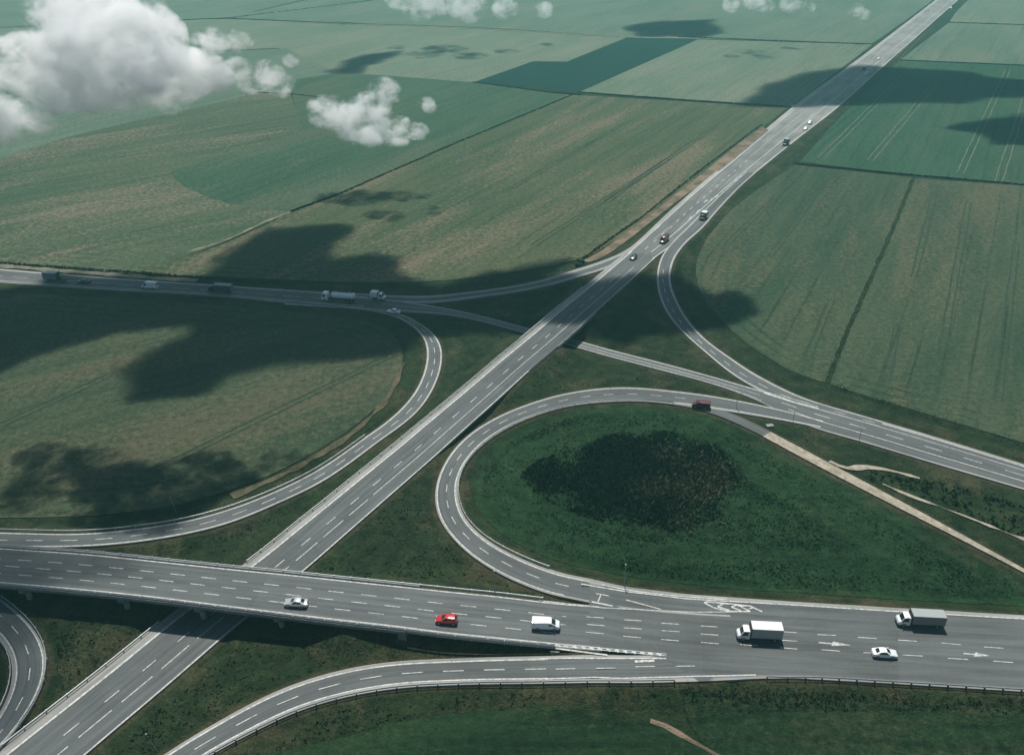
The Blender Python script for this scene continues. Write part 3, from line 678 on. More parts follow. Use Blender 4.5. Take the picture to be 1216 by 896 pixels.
# dark overgrown margins and ditches between the fields
T = Tufts()
def margin(px, n, w, h):
    P = [at(x, y) for x, y in px]
    for _ in range(n):
        i = random.randrange(len(P) - 1); q = P[i].lerp(P[i + 1], random.random()); x, y = q.x + random.gauss(0, w * .6), q.y + random.gauss(0, w * .6)
        T.add(x, y, max(0, gz(x, y)) + .3, h * random.uniform(.15, .5), h * .65, 3)
margin([(944, 195), (1055, 206), (1216, 220), (1330, 230)], 1500, .7, 1.1)
margin([(345, 252), (400, 232), (540, 171), (680, 113)], 1700, .6, .9)
margin([(687, 110), (806, 119), (931, 127)], 1300, .8, 1.2); margin([(806, 44), (900, 48), (1036, 53)], 900, .9, 1.2)
margin([(562, 98), (650, 110), (690, 113)], 600, .7, 1.0)
margin([(1069, 72), (1216, 78), (1330, 87)], 1100, .8, 1.1); margin([(1127, 27), (1216, 30), (1330, 36)], 800, 1.0, 1.3)
margin([(1085, 212), (1053, 290), (1003, 400), (982, 456)], 500, 1.4, .3); margin([(985, 458), (1010, 467), (1100, 494), (1216, 529), (1330, 562)], 500, 2.0, .35)
margin([(199, 25), (270, 22), (410, 29)], 500, 1.0, 1.3); margin([(270, 22), (410, 5), (480, -4)], 500, 1.0, 1.3)
margin([(303, 110), (345, 112), (400, 118)], 350, .6, .9)
margin([(-60, 311), (0, 313), (130, 322), (240, 331), (350, 339)], 1500, .7, .8)
margin([(690, 309), (760, 260), (830, 204), (905, 148)], 1400, .5, .7)
margin([(806, 832), (900, 833), (1000, 837), (1216, 846), (1300, 850)], 500, 1.4, .6)
T.build('field_margin_growth', LEAF_MG)
# rough tussocks over the banks inside the junction
T = Tufts()
for px, n in (([(350, 690), (470, 580), (520, 545), (508, 590), (520, 640), (580, 690), (640, 708)], 7000), ([(70, 850), (190, 725), (60, 715), (60, 760), (70, 800)], 3500), ([(130, 896), (300, 745), (560, 775), (420, 780), (310, 820), (200, 890)], 7000),
             ([(300, 896), (420, 835), (800, 818), (1216, 830), (1216, 850), (800, 840), (560, 842), (380, 880)], 8000), ([(110, 655), (230, 640), (330, 605), (430, 545), (330, 620), (280, 668)], 2500), ([(560, 520), (660, 430), (860, 470), (740, 452), (640, 470)], 3500), ([(860, 500), (1216, 590), (1216, 600), (1000, 540), (930, 510)], 3000)):
    scatter(px, n // 2, .1, .35, .45, T, lambda x, y: .15 + .8 * max(0, mnoise.noise((x * .09, y * .09, 4)) + .3), 4, 1.8)
T.build('rough_grass', leafy('rough_grass_blades', (.024, .040, .018), (.052, .070, .032)))
def shrub(px, py, r, label):
    p = at(px, py); bm = bmesh.new(); bmesh.ops.create_icosphere(bm, subdivisions=4, radius=1)
    for v in bm.verts:
        c = v.co.copy(); k = 1 + .35 * mnoise.noise(c * 1.7 + Vector((px, 0, 0))) + .22 * mnoise.noise(c * 5) + .16 * mnoise.noise(c * 11); v.co = Vector((c.x * k * r, c.y * k * r, c.z * k * r * .8 + r * .6))
    me = bpy.data.meshes.new('shrub'); bm.to_mesh(me); bm.free(); o = link('shrub', me, LEAF_MG); o.location = (p.x, p.y, gz(p.x, p.y)); tag(o, label, 'shrub'); return o
shrub(689, 318, 2.0, 'dark rounded shrub at the lower end of the strip of bare soil')

# ------------------------------------------------------------------ bridges, guardrails
def prism_along(R, a0, a1, prof, step=3.0):
    """prof: list of (frac, off, dz), a closed cross-section swept along the road"""
    n = max(2, int((a1 - a0) / step)); V = []; FA = []; m = len(prof)
    for i in range(n + 1):
        a = a0 + (a1 - a0) * i / n
        V += [R.point(a, f, o, dz) for f, o, dz in prof]
    for i in range(n):
        for k in range(m): FA.append((i * m + k, i * m + (k + 1) % m, (i + 1) * m + (k + 1) % m, (i + 1) * m + k))
    FA.append(tuple(range(m))[::-1]); FA.append(tuple(range(n * m, n * m + m)))
    me = mesh('sweep', V, FA); bm = bmesh.new(); bm.from_mesh(me); bmesh.ops.recalc_face_normals(bm, faces=bm.faces[:]); bm.to_mesh(me); bm.free(); return me
def boxmesh(sx, sy, sz, z0=0.0, bev=0.0):
    bm = bmesh.new(); bmesh.ops.create_cube(bm, size=1)
    for v in bm.verts: v.co = Vector((v.co.x * sx, v.co.y * sy, (v.co.z + .5) * sz + z0))
    if bev: bmesh.ops.bevel(bm, geom=bm.edges[:], offset=bev, segments=2, affect='EDGES', profile=.6)
    me = bpy.data.meshes.new('box'); bm.to_mesh(me); bm.free(); return me
def cyl(r, h, n=12, r2=None, axis='z', z0=0.0):
    bm = bmesh.new(); bmesh.ops.create_cone(bm, cap_ends=True, segments=n, radius1=r, radius2=r if r2 is None else r2, depth=h)
    for v in bm.verts:
        c = v.co.copy(); c.z += h / 2 + z0
        if axis == 'y': c = Vector((c.x, c.z - h / 2 - z0, c.y))
        v.co = c
    me = bpy.data.meshes.new('cyl'); bm.to_mesh(me); bm.free()
    return me
# overpass
ov = empty('overpass', R3.point(R3.a_px(250, 700), .5, 0, -ZB)); 
def under(o, root):       # parent while keeping world-space geometry
    o.parent = root; o.matrix_parent_inverse = Matrix.Translation(-Vector(root.location)); return o
tag(ov, 'long dark concrete overpass carrying the foreground road across the highway', 'bridge')
o = link('deck', prism_along(R3, 0, A_END + 6, [(0, .45, -.06), (1, -.45, -.06), (1, -.45, -.55), (1, .9, -1.5), (0, -.9, -1.5), (0, .45, -.55)]), CONC_D); under(o, ov)
for f, sg in ((0, 1), (1, -1)):
    o = link('kerb', prism_along(R3, 0, A_END + 6, [(f, sg * -.05, .20), (f, sg * .45, .20), (f, sg * .45, -.05), (f, sg * -.05, -.05)]), CONC); under(o, ov)
pier_cap = boxmesh(1.5, 1, 1.0, 0, .08)
for x in (28, 145, 232, 330):
    a = R3.a_px(x, 690 + (x - 28) * .1); hd = R3.head(a); w = float(np.interp(a, R3.al, R3.w)); p = R3.point(a, .5, 0, 0)
    g0 = -0.3
    pr = link('pier', None, None) if False else None
    capm = boxmesh(1.5, 2 * w - 1.0, .9, 0, .08); c = link('pier', capm, CONC_D); c.location = (p.x, p.y, p.z - 2.40); c.rotation_euler = (0, 0, hd); under(c, ov)
    for q in (-.62, 0, .62):
        cm = cyl(.55, p.z - 2.3 - g0, 16); col = link('column', cm, CONC); col.parent = c; col.location = (0, q * w, -(p.z - 2.40 - g0) + .02)
# abutment of the overpass
a = A_END + 5.2; p = R3.point(a, .5, 0, 0); w = float(np.interp(a, R3.al, R3.w))
o = link('abutment', boxmesh(1.6, 2 * w + .6, p.z + .1, -.6, .06), CONC_D); o.location = (p.x, p.y, 0); o.rotation_euler = (0, 0, R3.head(a)); under(o, ov)
# highway bridge over the diagonal road
bi = np.where(b1)[0]; ba0, ba1 = R1.al[bi[0]] - 3, R1.al[bi[-1]] + 3
hb = empty('bridge', R1.point((ba0 + ba1) / 2, .5, 0, -5.7)); tag(hb, 'short concrete bridge taking the straight highway over the diagonal road', 'bridge')
o = link('deck', prism_along(R1, ba0, ba1, [(0, .5, -.06), (1, -.5, -.06), (1, -.5, -.7), (1, 1.2, -1.3), (0, -1.2, -1.3), (0, .5, -.7)]), CONC_D); under(o, hb)
for f, sg in ((0, 1), (1, -1)):
    o = link('kerb', prism_along(R1, ba0, ba1, [(f, sg * 0, .2), (f, sg * .5, .2), (f, sg * .5, -.05), (f, 0, -.05)]), CONC); under(o, hb)
for a in (ba0 + 2, ba1 - 2):
    p = R1.point(a, .5, 0, 0); w = float(np.interp(a, R1.al, R1.w))
    h2 = math.atan2(*(lambda t: (t[1], t[0]))(R2.t[int(np.argmin(np.hypot(R2.c[:, 0] - p.x, R2.c[:, 1] - p.y)))])) + math.pi / 2
    o = link('abutment', boxmesh(1.2, 2 * w + 4.0, p.z - .9, -.3, .05), CONC_D); o.location = (p.x, p.y, 0); o.rotation_euler = (0, 0, h2); under(o, hb)

POSTME = boxmesh(.13, .16, .95, -.25, 0)
DARKPOST = boxmesh(.20, .26, 1.05, -.30, 0)
def guardrail(R, frac, off, a0, a1, label, spacing=4.0, post=None, postmat=None, h=.72, two=False):
    sg = 1 if frac < .5 else -1
    g = empty('guardrail', R.point(a0, frac, off * sg, 0)); tag(g, label, 'guardrail', 'steel guardrails along the roads')
    for hh in ((h, h - .36) if two else (h,)):
        pr = [(frac, sg * (off - .05), hh), (frac, sg * (off + .02), hh + .02), (frac, sg * (off + .05), hh - .06), (frac, sg * (off - .0), hh - .15), (frac, sg * (off + .05), hh - .24), (frac, sg * (off - .03), hh - .31), (frac, sg * (off - .08), hh - .24), (frac, sg * (off - .08), hh - .06)]
        o = link('rail', prism_along(R, a0, a1, pr, 2.5), STEEL); under(o, g)
    n = min(98, int((a1 - a0) / spacing)); me = post or POSTME
    for i in range(n + 1):
        a = a0 + (a1 - a0) * i / n; p = R.point(a, frac, sg * (off + .13), 0)
        if not me.materials: me.materials.append(postmat or STEEL)
        q = link('post', me); q.location = p - Vector(g.location); q.rotation_euler = (0, 0, R.head(a)); q.parent = g
    return g
guardrail(R3, 0, .15, 1, R3.a_px(640, 712), 'pale guardrail along the far edge of the overpass road', 3.4)
guardrail(R3, 1, .15, 1, R3.a_px(655, 766), 'pale guardrail along the near edge of the overpass road', 3.0, two=True)
guardrail(R1, 0, -.25, R1.a_px(20, 890), R1.a_px(190, 745), 'guardrail on the left edge of the highway below the overpass', 4)
guardrail(R1, 0, -.25, R1.a_px(300, 672), R1.a_px(700, 345), 'long guardrail on the left edge of the highway climbing to the bridge', 4)
guardrail(R1, 1, .30, R1.a_px(620, 440), R1.a_px(720, 350), 'guardrail on the right edge of the highway bridge', 4)
guardrail(R5, 1, .15, R5.a_px(200, 915), R5.a_px(800, 800), 'guardrail with dark posts on the outside of the lower slip road', 3.6, DARKPOST, POSTM)
guardrail(APR, 1, .10, APR.a_px(905, 800), APR.len - 1, 'guardrail with dark posts on the near edge of the merged carriageway', 3.0, DARKPOST, POSTM)
guardrail(R4, 1, .15, R4.a_px(800, 475), R4.a_px(640, 690), 'guardrail curving round the inside of the loop road', 4)
guardrail(R10, 0, .15, R10.a_px(-20, 720), R10.a_px(20, 860), 'guardrail on the outer edge of the dark bend at the left margin', 4)
guardrail(R10, 1, .15, R10.a_px(-20, 740), R10.a_px(-10, 850), 'guardrail on the inner edge of the dark bend at the left margin', 4)
guardrail(R6, 0, .15, R6.a_px(-40, 640), R6.a_px(440, 520), 'guardrail on the field side of the curving left loop road', 4)

# ------------------------------------------------------------------ roadside poles and small things
def pole(px, py, h, label, lean=0.0, r=.07, zf=None):
    p = at(px, py, 0)
    for _ in range(6): p = at(px, py, gz(p.x, p.y))
    e = empty('roadside_pole', p - Vector((0, 0, .3))); e.rotation_euler = (0, lean, 0); tag(e, label, 'pole', 'thin poles beside the roads')
    o = link('shaft', cyl(r, h + .3, 8, r * .6), POLE, e); o = link('cap', boxmesh(.26, .26, .18, h + .2, .03), POLE, e)
pole(741, 696, 5.6, 'thin pole standing on the grass beside the start of the merge wedge', 0, .09)
pole(587, 701, 5.0, 'thin pole in the grass wedge between loop road and overpass road', 0, .08)
pole(211, 612, 5.2, 'slightly leaning thin pole by the left loop road near the field corner', -.12, .07)
pole(870, 418, 4.4, 'thin pole beside the right slip road below a round cloud shadow', 0, .08)
pole(874, 485, 4.8, 'thin pole beside the dark red car where the loop road leaves', 0, .08)
pole(941, 505, 5.0, 'thin pole at the lower edge of the diagonal road by the gravel path', 0, .08)
pole(1020, 524, 4.6, 'thin pole at the lower edge of the diagonal road right of the path fork', 0, .08)
pole(188, 892, 4.4, 'thin pole at the bottom of the picture between highway and slip road', -.25, .06)
pole(996, 468, 4.0, 'thin pale pole at the foot of the dark field path', 0, .09)
def slab(px, py, label, dims):
    p = at(px, py, 0)
    for _ in range(5): p = at(px, py, gz(p.x, p.y))
    o = link('concrete_block', boxmesh(*dims, -.1, .08), CONC); o.location = p; o.rotation_euler = (0, 0, .2); tag(o, label, 'block')
slab(914, 506, 'pale concrete block lying by the start of the gravel path', (1.9, 1.2, .5))
slab(659, 774.5, 'white concrete block in the dark grass gore by the overpass end', (1.7, .6, .4))
slab(943, 127, 'pale culvert headwall at the highway edge by the far field ditch', (4.0, 1.4, .9))

# ------------------------------------------------------------------ vehicles
GLASS = simple('dark_glass', (.018, .022, .026), .12, 0, .6, .1)
TYRE = simple('tyre_rubber', (.02, .02, .021), .85)
RIM = simple('wheel_rim', (.42, .43, .44), .35, .7)
LAMPW = simple('headlight_glass', (.70, .72, .72), .15, 0, .6)
LAMPR = simple('tail_light_glass', (.35, .02, .015), .2, 0, .6)
CHAS = simple('chassis_black', (.025, .026, .028), .7)
BUMP = simple('bumper_plastic', (.045, .047, .05), .6)
def paint(name, col, rough=.3): return simple(name, col, rough, .0, .5, .03, 1.5, .6)
P_WHITE = paint('white_paint', (.74, .76, .76)); P_SILVER = simple('silver_paint', (.50, .52, .53), .32, .4, .5, .03, 1.5, .6); P_RED = paint('red_paint', (.42, .020, .024)); P_BLACK = paint('black_paint', (.018, .02, .023))
P_DRED = paint('dark_red_paint', (.115, .018, .020)); P_GREY = paint('grey_tarpaulin', (.16, .18, .185), .7); P_TARP = paint('box_grey', (.30, .32, .32), .6); P_LITE = paint('box_white', (.66, .67, .66), .55); P_DARKBOX = paint('box_dark', (.05, .054, .058), .5); P_BLUEBLK = paint('dark_blue_paint', (.018, .026, .04))

def loft_body(st, zb=.22, belt=.92, wf=1.0):
    """st: list of (x, halfwidth, ztop, topfactor). Rings of 8 points, rear to front."""
    V = []; FA = []
    for x, w, zt, tf in st:
        b = min(belt, zt - .06)
        ring = [(w * .88, zb), (w * .985, zb + .14), (w, (zb + b) / 2), (w * .965, b), (w * tf, zt - .03), (w * tf * .86, zt)]
        pts = [(x, y, z) for y, z in ring] + [(x, -y, z) for y, z in ring[::-1]]
        V += pts
    m = 12
    for i in range(len(st) - 1):
        for k in range(m): FA.append((i * m + k, i * m + (k + 1) % m, (i + 1) * m + (k + 1) % m, (i + 1) * m + k))
    FA.append(tuple(range(m))); FA.append(tuple(range((len(st) - 1) * m, len(st) * m)))
    me = mesh('body', V, FA); bm = bmesh.new(); bm.from_mesh(me); bmesh.ops.recalc_face_normals(bm, faces=bm.faces[:])
    bm.to_mesh(me); bm.free(); me.polygons.foreach_set('use_smooth', [True] * len(me.polygons)); me.set_sharp_from_angle(angle=math.radians(38)); return me
def pane(quad, shrink=.88, out=.018, shy=None):
    q = [Vector(v) for v in quad]; c = sum(q, Vector()) / 4; n = (q[1] - q[0]).cross(q[3] - q[0]).normalized()
    if n.dot(c - Vector((0, 0, .6))) < 0: n = -n
    a = [c + (v - c) * shrink + n * out for v in q]; b = [c + (v - c) * shrink - n * .03 for v in q]
    return mesh('pane', a + b, [(0, 1, 2, 3), (7, 6, 5, 4), (0, 4, 5, 1), (1, 5, 6, 2), (2, 6, 7, 3), (3, 7, 4, 0)])
TYME = {}
def wheels(root, xs, y, r, w=.22):
    key = (round(r, 2), round(w, 2))
    if key not in TYME:
        t = cyl(r, w, 20, axis='y'); t.materials.append(TYRE); k = cyl(r * .62, w + .03, 12, axis='y'); k.materials.append(RIM); TYME[key] = (t, k)
    t, k = TYME[key]
    for x in xs:
        for sy in (1, -1):
            o = link('wheel', t, None, root); o.location = (x, sy * y, r); q = link('rim', k, None, o)
def lamps(root, xf, yf, zf_, xr, yr, zr, s_=.30):
    for sy in (1, -1):
        o = link('headlight', boxmesh(.12, s_, .16, 0, .03), LAMPW, root); o.location = (xf, sy * yf, zf_)
        o = link('tail_light', boxmesh(.08, s_ * .7, .2, 0, .02), LAMPR, root); o.location = (xr, sy * yr, zr)
def car(style, pm, label, cat='car', roofm=None):
    root = empty('car'); tag(root, label, cat, 'vehicles on the roads')
    if style == 'sedan':
        st = [(-2.22, .70, .78, .86), (-2.12, .80, .95, .84), (-1.62, .87, 1.0, .80), (-1.0, .89, 1.40, .70), (-.35, .90, 1.46, .70), (.22, .90, 1.42, .69), (.98, .88, .97, .80), (1.85, .84, .83, .82), (2.14, .74, .70, .84), (2.22, .62, .60, .86)]
        ri, fi = (2, 3), (5, 6)
    else:
        st = [(-2.02, .72, 1.0, .84), (-1.95, .82, 1.05, .80), (-1.55, .87, 1.46, .73), (-.5, .89, 1.52, .73), (.2, .89, 1.47, .72), (.98, .87, 1.02, .80), (1.72, .83, .88, .82), (2.0, .74, .72, .84), (2.06, .62, .6, .86)]
        ri, fi = (1, 2), (4, 5)
    if style == 'suv':
        st = [(x * 1.12, w * 1.06, z * 1.17, tf) for x, w, z, tf in st]
    link('body', loft_body(st, .24, .98 if style != 'suv' else 1.12), pm, root)
    tp = lambda i: (st[i][0], st[i][1] * st[i][3] * .86, st[i][2])
    for nm_, (i, j) in (('rear_window', ri), ('windscreen', fi)):
        a, b = tp(i), tp(j); link(nm_, pane([(a[0], a[1], a[2]), (b[0], b[1], b[2]), (b[0], -b[1], b[2]), (a[0], -a[1], a[2])], .86, .022), GLASS, root)
    belt = .98 if style != 'suv' else 1.12
    for sy in (1, -1):
        a, b = st[ri[0]], st[ri[1]]; c, d = st[fi[0]], st[fi[1]]
        q = [((a[0] + b[0]) / 2, sy * a[1] * .96, belt), (b[0], sy * b[1] * b[3], b[2] - .03), (c[0], sy * c[1] * c[3], c[2] - .03), ((c[0] + d[0] * 2) / 3, sy * d[1] * .96, belt)]
        link('side_window', pane(q, .86, .03), GLASS, root)
        m = link('mirror', boxmesh(.16, .2, .13, 0, .03), pm, root); m.location = (d[0] - .22, sy * (d[1] + .06), belt)
    if roofm:
        a, b = st[ri[1]], st[fi[0]]; link('roof', pane([(a[0], a[1] * .6, a[2] + .03), (b[0], b[1] * .6, b[2] + .03), (b[0], -b[1] * .6, b[2] + .03), (a[0], -a[1] * .6, a[2] + .03)], .98, .03), roofm, root)
    k = 1.12 if style == 'suv' else 1
    wheels(root, (-1.32 * k, 1.36 * k), .80 * (1.06 if style == 'suv' else 1), .32 * k)
    lamps(root, st[-2][0] - .05, .56, .60 * k, st[0][0] + .03, .56, .72 * k)
    return root
def van(pm, label, L=5.6, Hh=2.3, cat='van', windows=False, winm=None):
    root = empty('van'); tag(root, label, cat, 'vehicles on the roads')
    x0, x1 = -L / 2, L / 2
    st = [(x0, .90, Hh - .12, .86), (x0 + .12, .97, Hh - .02, .86), (x0 + 1.2, .99, Hh, .87), (x1 - 2.0, .99, Hh, .86), (x1 - 1.55, .98, Hh - .14, .84), (x1 - .80, .95, 1.28, .82), (x1 - .12, .86, 1.02, .84), (x1, .74, .80, .86)]
    link('body', loft_body(st, .28, 1.22), pm, root)
    tp = lambda i: (st[i][0], st[i][1] * st[i][3] * .9, st[i][2]); a, b = tp(4), tp(5)
    link('windscreen', pane([(a[0], a[1], a[2]), (b[0], b[1], b[2]), (b[0], -b[1], b[2]), (a[0], -a[1], a[2])], .95, .024), GLASS, root)
    for sy in (1, -1):
        q = [(x1 - 2.15, sy * .965, 1.25), (x1 - 2.15, sy * .885, Hh - .32), (x1 - 1.6, sy * .875, Hh - .36), (x1 - .98, sy * .95, 1.25)]
        link('side_window', pane(q, .88, .04), GLASS, root)
        if windows:
            link('side_window', pane([(x0 + .4, sy * .965, 1.25), (x0 + .4, sy * .885, Hh - .34), (x1 - 2.4, sy * .885, Hh - .34), (x1 - 2.4, sy * .965, 1.25)], .92, .04), GLASS, root)
        m = link('mirror', boxmesh(.18, .22, .3, 0, .04), CHAS, root); m.location = (x1 - 1.0, sy * 1.06, 1.2)
    o = link('rear_window', boxmesh(.04, 1.3, .55, 0, .01), GLASS, root); o.location = (x0 - .005, 0, 1.35)
    o = link('bumper', boxmesh(.22, 1.6, .28, 0, .05), BUMP, root); o.location = (x1 - .02, 0, .32)
    wheels(root, (x0 + 1.15, x1 - .95), .88, .34, .24); lamps(root, x1 - .10, .62, .72, x0 - .0, .80, 1.0, .28)
    return root
def box_truck(cabm, boxm, topm, label, L=7.4, Hh=3.0, wd=1.12, cat='truck', sleeper=False, frame=None):
    root = empty('truck'); tag(root, label, cat, 'vehicles on the roads'); x0, x1 = -L / 2, L / 2; cl = 2.2
    st = [(x1 - cl, .98, 2.15, .88), (x1 - cl + .15, 1.0, 2.3, .88), (x1 - 1.25, 1.0, 2.32, .87), (x1 - 1.0, 1.0, 2.22, .86), (x1 - .55, .98, 1.42, .86), (x1 - .10, .92, 1.18, .86), (x1, .80, .9, .88)]
    link('cab', loft_body(st, .38, 1.32), cabm, root)
    a, b = st[3], st[4]; ya, yb = a[1] * a[3] * .9, b[1] * b[3] * .9
    link('windscreen', pane([(a[0], ya, a[2]), (b[0], yb, b[2]), (b[0], -yb, b[2]), (a[0], -ya, a[2])], .97, .03), GLASS, root)
    for sy in (1, -1):
        link('side_window', pane([(x1 - 1.85, sy * .985, 1.32), (x1 - 1.85, sy * .90, 2.14), (x1 - 1.08, sy * .89, 2.12), (x1 - .68, sy * .97, 1.32)], .94, .04), GLASS, root)
        m = link('mirror', boxmesh(.14, .26, .42, 0, .04), CHAS, root); m.location = (x1 - .72, sy * 1.14, 1.35)
    bl = L - cl - .18; bx = x0 + bl / 2
    o = link('cargo_box', boxmesh(bl, 2 * wd, Hh - .95, .95, .03), boxm, root); o.location = (bx, 0, 0)
    t = link('box_roof', boxmesh(bl - .06, 2 * wd - .06, .05, Hh, .015), topm, o)
    o2_ = link('front_frame', boxmesh(.12, 2 * wd + .06, Hh - .9, .98, .02), frame or CHAS, o); o2_.location = (bl / 2 + .03, 0, 0)
    for sy in (1, -1):
        q = link('side_rail', boxmesh(bl - .05, .07, .12, .86, .01), CHAS, o); q.location = (0, sy * (wd - .02), 0)
    d = link('rear_door', boxmesh(.05, 2 * wd - .16, Hh - 1.15, 1.05, .01), topm, o); d.location = (-bl / 2 - .01, 0, 0)
    o = link('chassis', boxmesh(L - 1.0, .9, .3, .55, .02), CHAS, root); o.location = (-.2, 0, 0)
    wheels(root, (x0 + 1.25, x1 - 1.05), .88, .42, .30)
    o = link('bumper', boxmesh(.2, 1.75, .3, 0, .05), BUMP, root); o.location = (x1 - .0, 0, .42)
    lamps(root, x1 - .06, .66, .80, x0 + .02, .85, .62, .28); return root
def tanker(label, L=13.0, tankm=None, cabm=None):
    root = empty('tanker_truck'); tag(root, label, 'tanker', 'vehicles on the roads'); x0, x1 = -L / 2, L / 2
    st = [(x1 - 2.3, 1.1, 2.7, .9), (x1 - 2.1, 1.15, 2.95, .9), (x1 - .6, 1.15, 2.95, .88), (x1 - .35, 1.15, 2.6, .88), (x1 - .08, 1.13, 1.5, .9), (x1, 1.0, .95, .9)]
    link('cab', loft_body(st, .4, 1.5), cabm, root)
    a, b = st[3], st[4]; link('windscreen', pane([(a[0], .9, a[2]), (b[0], .95, b[2]), (b[0], -.95, b[2]), (a[0], -.9, a[2])], .9, .03), GLASS, root)
    for sy in (1, -1):
        link('side_window', pane([(x1 - 1.5, sy * 1.12, 1.6), (x1 - 1.5, sy * 1.03, 2.5), (x1 - .6, sy * 1.02, 2.5), (x1 - .35, sy * 1.1, 1.6)], .86, .05), GLASS, root)
    tl = L - 3.5; bm = bmesh.new(); V = []; FA = []; prof = [(-tl / 2, .2), (-tl / 2 + .05, .8), (-tl / 2 + .3, 1.08), (-tl / 2 + .8, 1.2), (tl / 2 - .8, 1.2), (tl / 2 - .3, 1.08), (tl / 2 - .05, .8), (tl / 2, .2)]; n = 20
    for x, r in prof: V += [(x, math.cos(k / n * 6.2832) * r, math.sin(k / n * 6.2832) * r * .92) for k in range(n)]
    for i in range(len(prof) - 1):
        for k in range(n): FA.append((i * n + k, (i + 1) * n + k, (i + 1) * n + (k + 1) % n, i * n + (k + 1) % n))
    FA += [tuple(range(n)), tuple(range(n * (len(prof) - 1), n * len(prof)))[::-1]]; bm.free()
    o = link('tank', mesh('tank', V, FA, True), tankm, root); o.location = (x0 + tl / 2, 0, 2.25)
    q = link('walkway', boxmesh(tl * .8, .5, .08, 1.12, .01), CHAS, o)
    for x in (-.3, .3):
        q = link('hatch', cyl(.3, .16, 12, z0=1.1), STEEL, o); q.location = (x * tl, 0, 0)
    o = link('chassis', boxmesh(L - .8, .9, .35, .75, .02), CHAS, root); wheels(root, (x0 + 1.0, x0 + 2.3, x0 + 3.6, x1 - 3.2, x1 - 1.2), .98, .5, .34)
    lamps(root, x1 - .03, .8, .85, x0 + .05, .9, .8, .3); return root
def place(o, px, py, R=None, rev=False, zf=None, hd=None):
    zf = zf or (R.zf if R else flat); p = atf(px, py, zf)
    h = hd if hd is not None else R.head(R.near(p)); o.location = (p.x, p.y, p.z + .03); o.rotation_euler = (0, 0, h + (math.pi if rev else 0)); return o
zz3 = lambda X, Y: z3(X)
H3 = R3.head(R3.a_px(700, 745))
if math.cos(H3) < 0: H3 += math.pi
place(car('sedan', P_SILVER, 'silver car driving over the highway on the overpass'), 352, 718, zf=zz3, hd=H3 + math.pi)
place(car('hatch', P_RED, 'bright red car on the overpass road ahead of the white van'), 530.5, 738, zf=zz3, hd=H3 + math.pi)
place(van(P_WHITE, 'white panel van on the overpass road behind the red car', 5.2, 1.9), 648, 744.5, zf=zz3, hd=H3)
place(box_truck(P_WHITE, P_TARP, P_LITE, 'box truck with white cab, white roof and sides greyed for shade beside the painted chevrons', 8.0, 3.1), 900.5, 757, zf=zz3, hd=H3 + math.pi)  # white box truck; the grey of its sides stands in for shade
HA = APR.head(APR.a_px(1100, 760)); 
if math.cos(HA) < 0: HA += math.pi
place(box_truck(P_WHITE, P_GREY, P_TARP, 'box truck with white cab and dark grey cargo sides at the far road edge', 8.4, 2.9), 1091, 741, zf=zz3, hd=HA + math.pi)
place(car('sedan', P_WHITE, 'white car beside the lane arrow on the merged carriageway', ), 1049.5, 778, zf=zz3, hd=HA)
place(van(P_DRED, 'dark red van where the side road leaves the loop road', 4.7, 1.95, windows=True), 832.5, 483.5, zf=lambda X, Y: .14, hd=R4.head(R4.a_px(832, 478)))
g2 = lambda x, y, o, rev: place(o, x, y, R2, rev)
d2 = math.cos(R2.head(R2.a_px(300, 345))) > 0      # True if R2 runs left to right
g2(66, 333.5, box_truck(P_DARKBOX, P_GREY, P_TARP, 'grey box truck leftmost on the diagonal road', 7.6, 3.2), not d2)
g2(100, 336, car('sedan', P_BLUEBLK, 'black car following the grey box truck on the diagonal road'), d2)
g2(178, 342, van(P_WHITE, 'white van alone between two cloud shadow trucks on the diagonal road', 5.6, 2.4), d2)
g2(262, 347, box_truck(P_BLACK, P_DARKBOX, P_GREY, 'long black truck on the shaded diagonal road', 8.6, 3.0), d2)
g2(402.5, 357.5, tanker('white tanker truck with rounded tank on the diagonal road', 11.6, P_WHITE, P_WHITE), d2)
g2(449.5, 355, box_truck(P_WHITE, P_LITE, P_LITE, 'small white delivery truck where the slip road splits off', 5.0, 2.6), not d2)
place(car('sedan', P_WHITE, 'white car at the fork of the left loop road'), 467.5, 371.5, R2, d2)
up = math.sin(R1.head(R1.a_px(750, 310))) > 0
place(car('hatch', P_BLACK, 'black car on the highway just above the cloud shadow'), 752, 307.5, R1, up)
upB = math.sin(R1B.head(R1B.a_px(830, 255))) > 0
place(van(P_DRED, 'dark red van with pale roof at the nose of the right slip road', 6.2, 2.5, windows=True), 788.5, 287, R1B, upB)
place(box_truck(P_BLACK, P_DARKBOX, P_LITE, 'black truck with white roof on the highway by the bend', 5.4, 2.7), 835, 260, R1B, upB)
place(box_truck(P_BLACK, P_DARKBOX, P_TARP, 'dark truck with grey roof in mid highway, nearer than two white cars', 6.2, 2.9), 933, 172, R1B, upB)
place(car('sedan', P_WHITE, 'white car just behind the dark truck on the highway'), 956.5, 154, R1B, upB)
place(car('suv', P_WHITE, 'white car second behind the dark truck, below the far cloud shadow'), 961.5, 147, R1B, upB)
place(van(P_BLACK, 'dark van inside the far cloud shadow on the highway', 5.4, 2.3), 1026, 83, R1B, not upB)
place(car('suv', P_WHITE, 'white car beside the dark van in the far cloud shadow'), 1029, 88.5, R1B, upB)
place(car('sedan', P_WHITE, 'white car beyond the far cloud shadow on the highway'), 1043.5, 70.5, R1B, upB)
place(car('suv', P_WHITE, 'white car farthest up the highway near the top of the picture'), 1129, 10.5, R1B, upB)

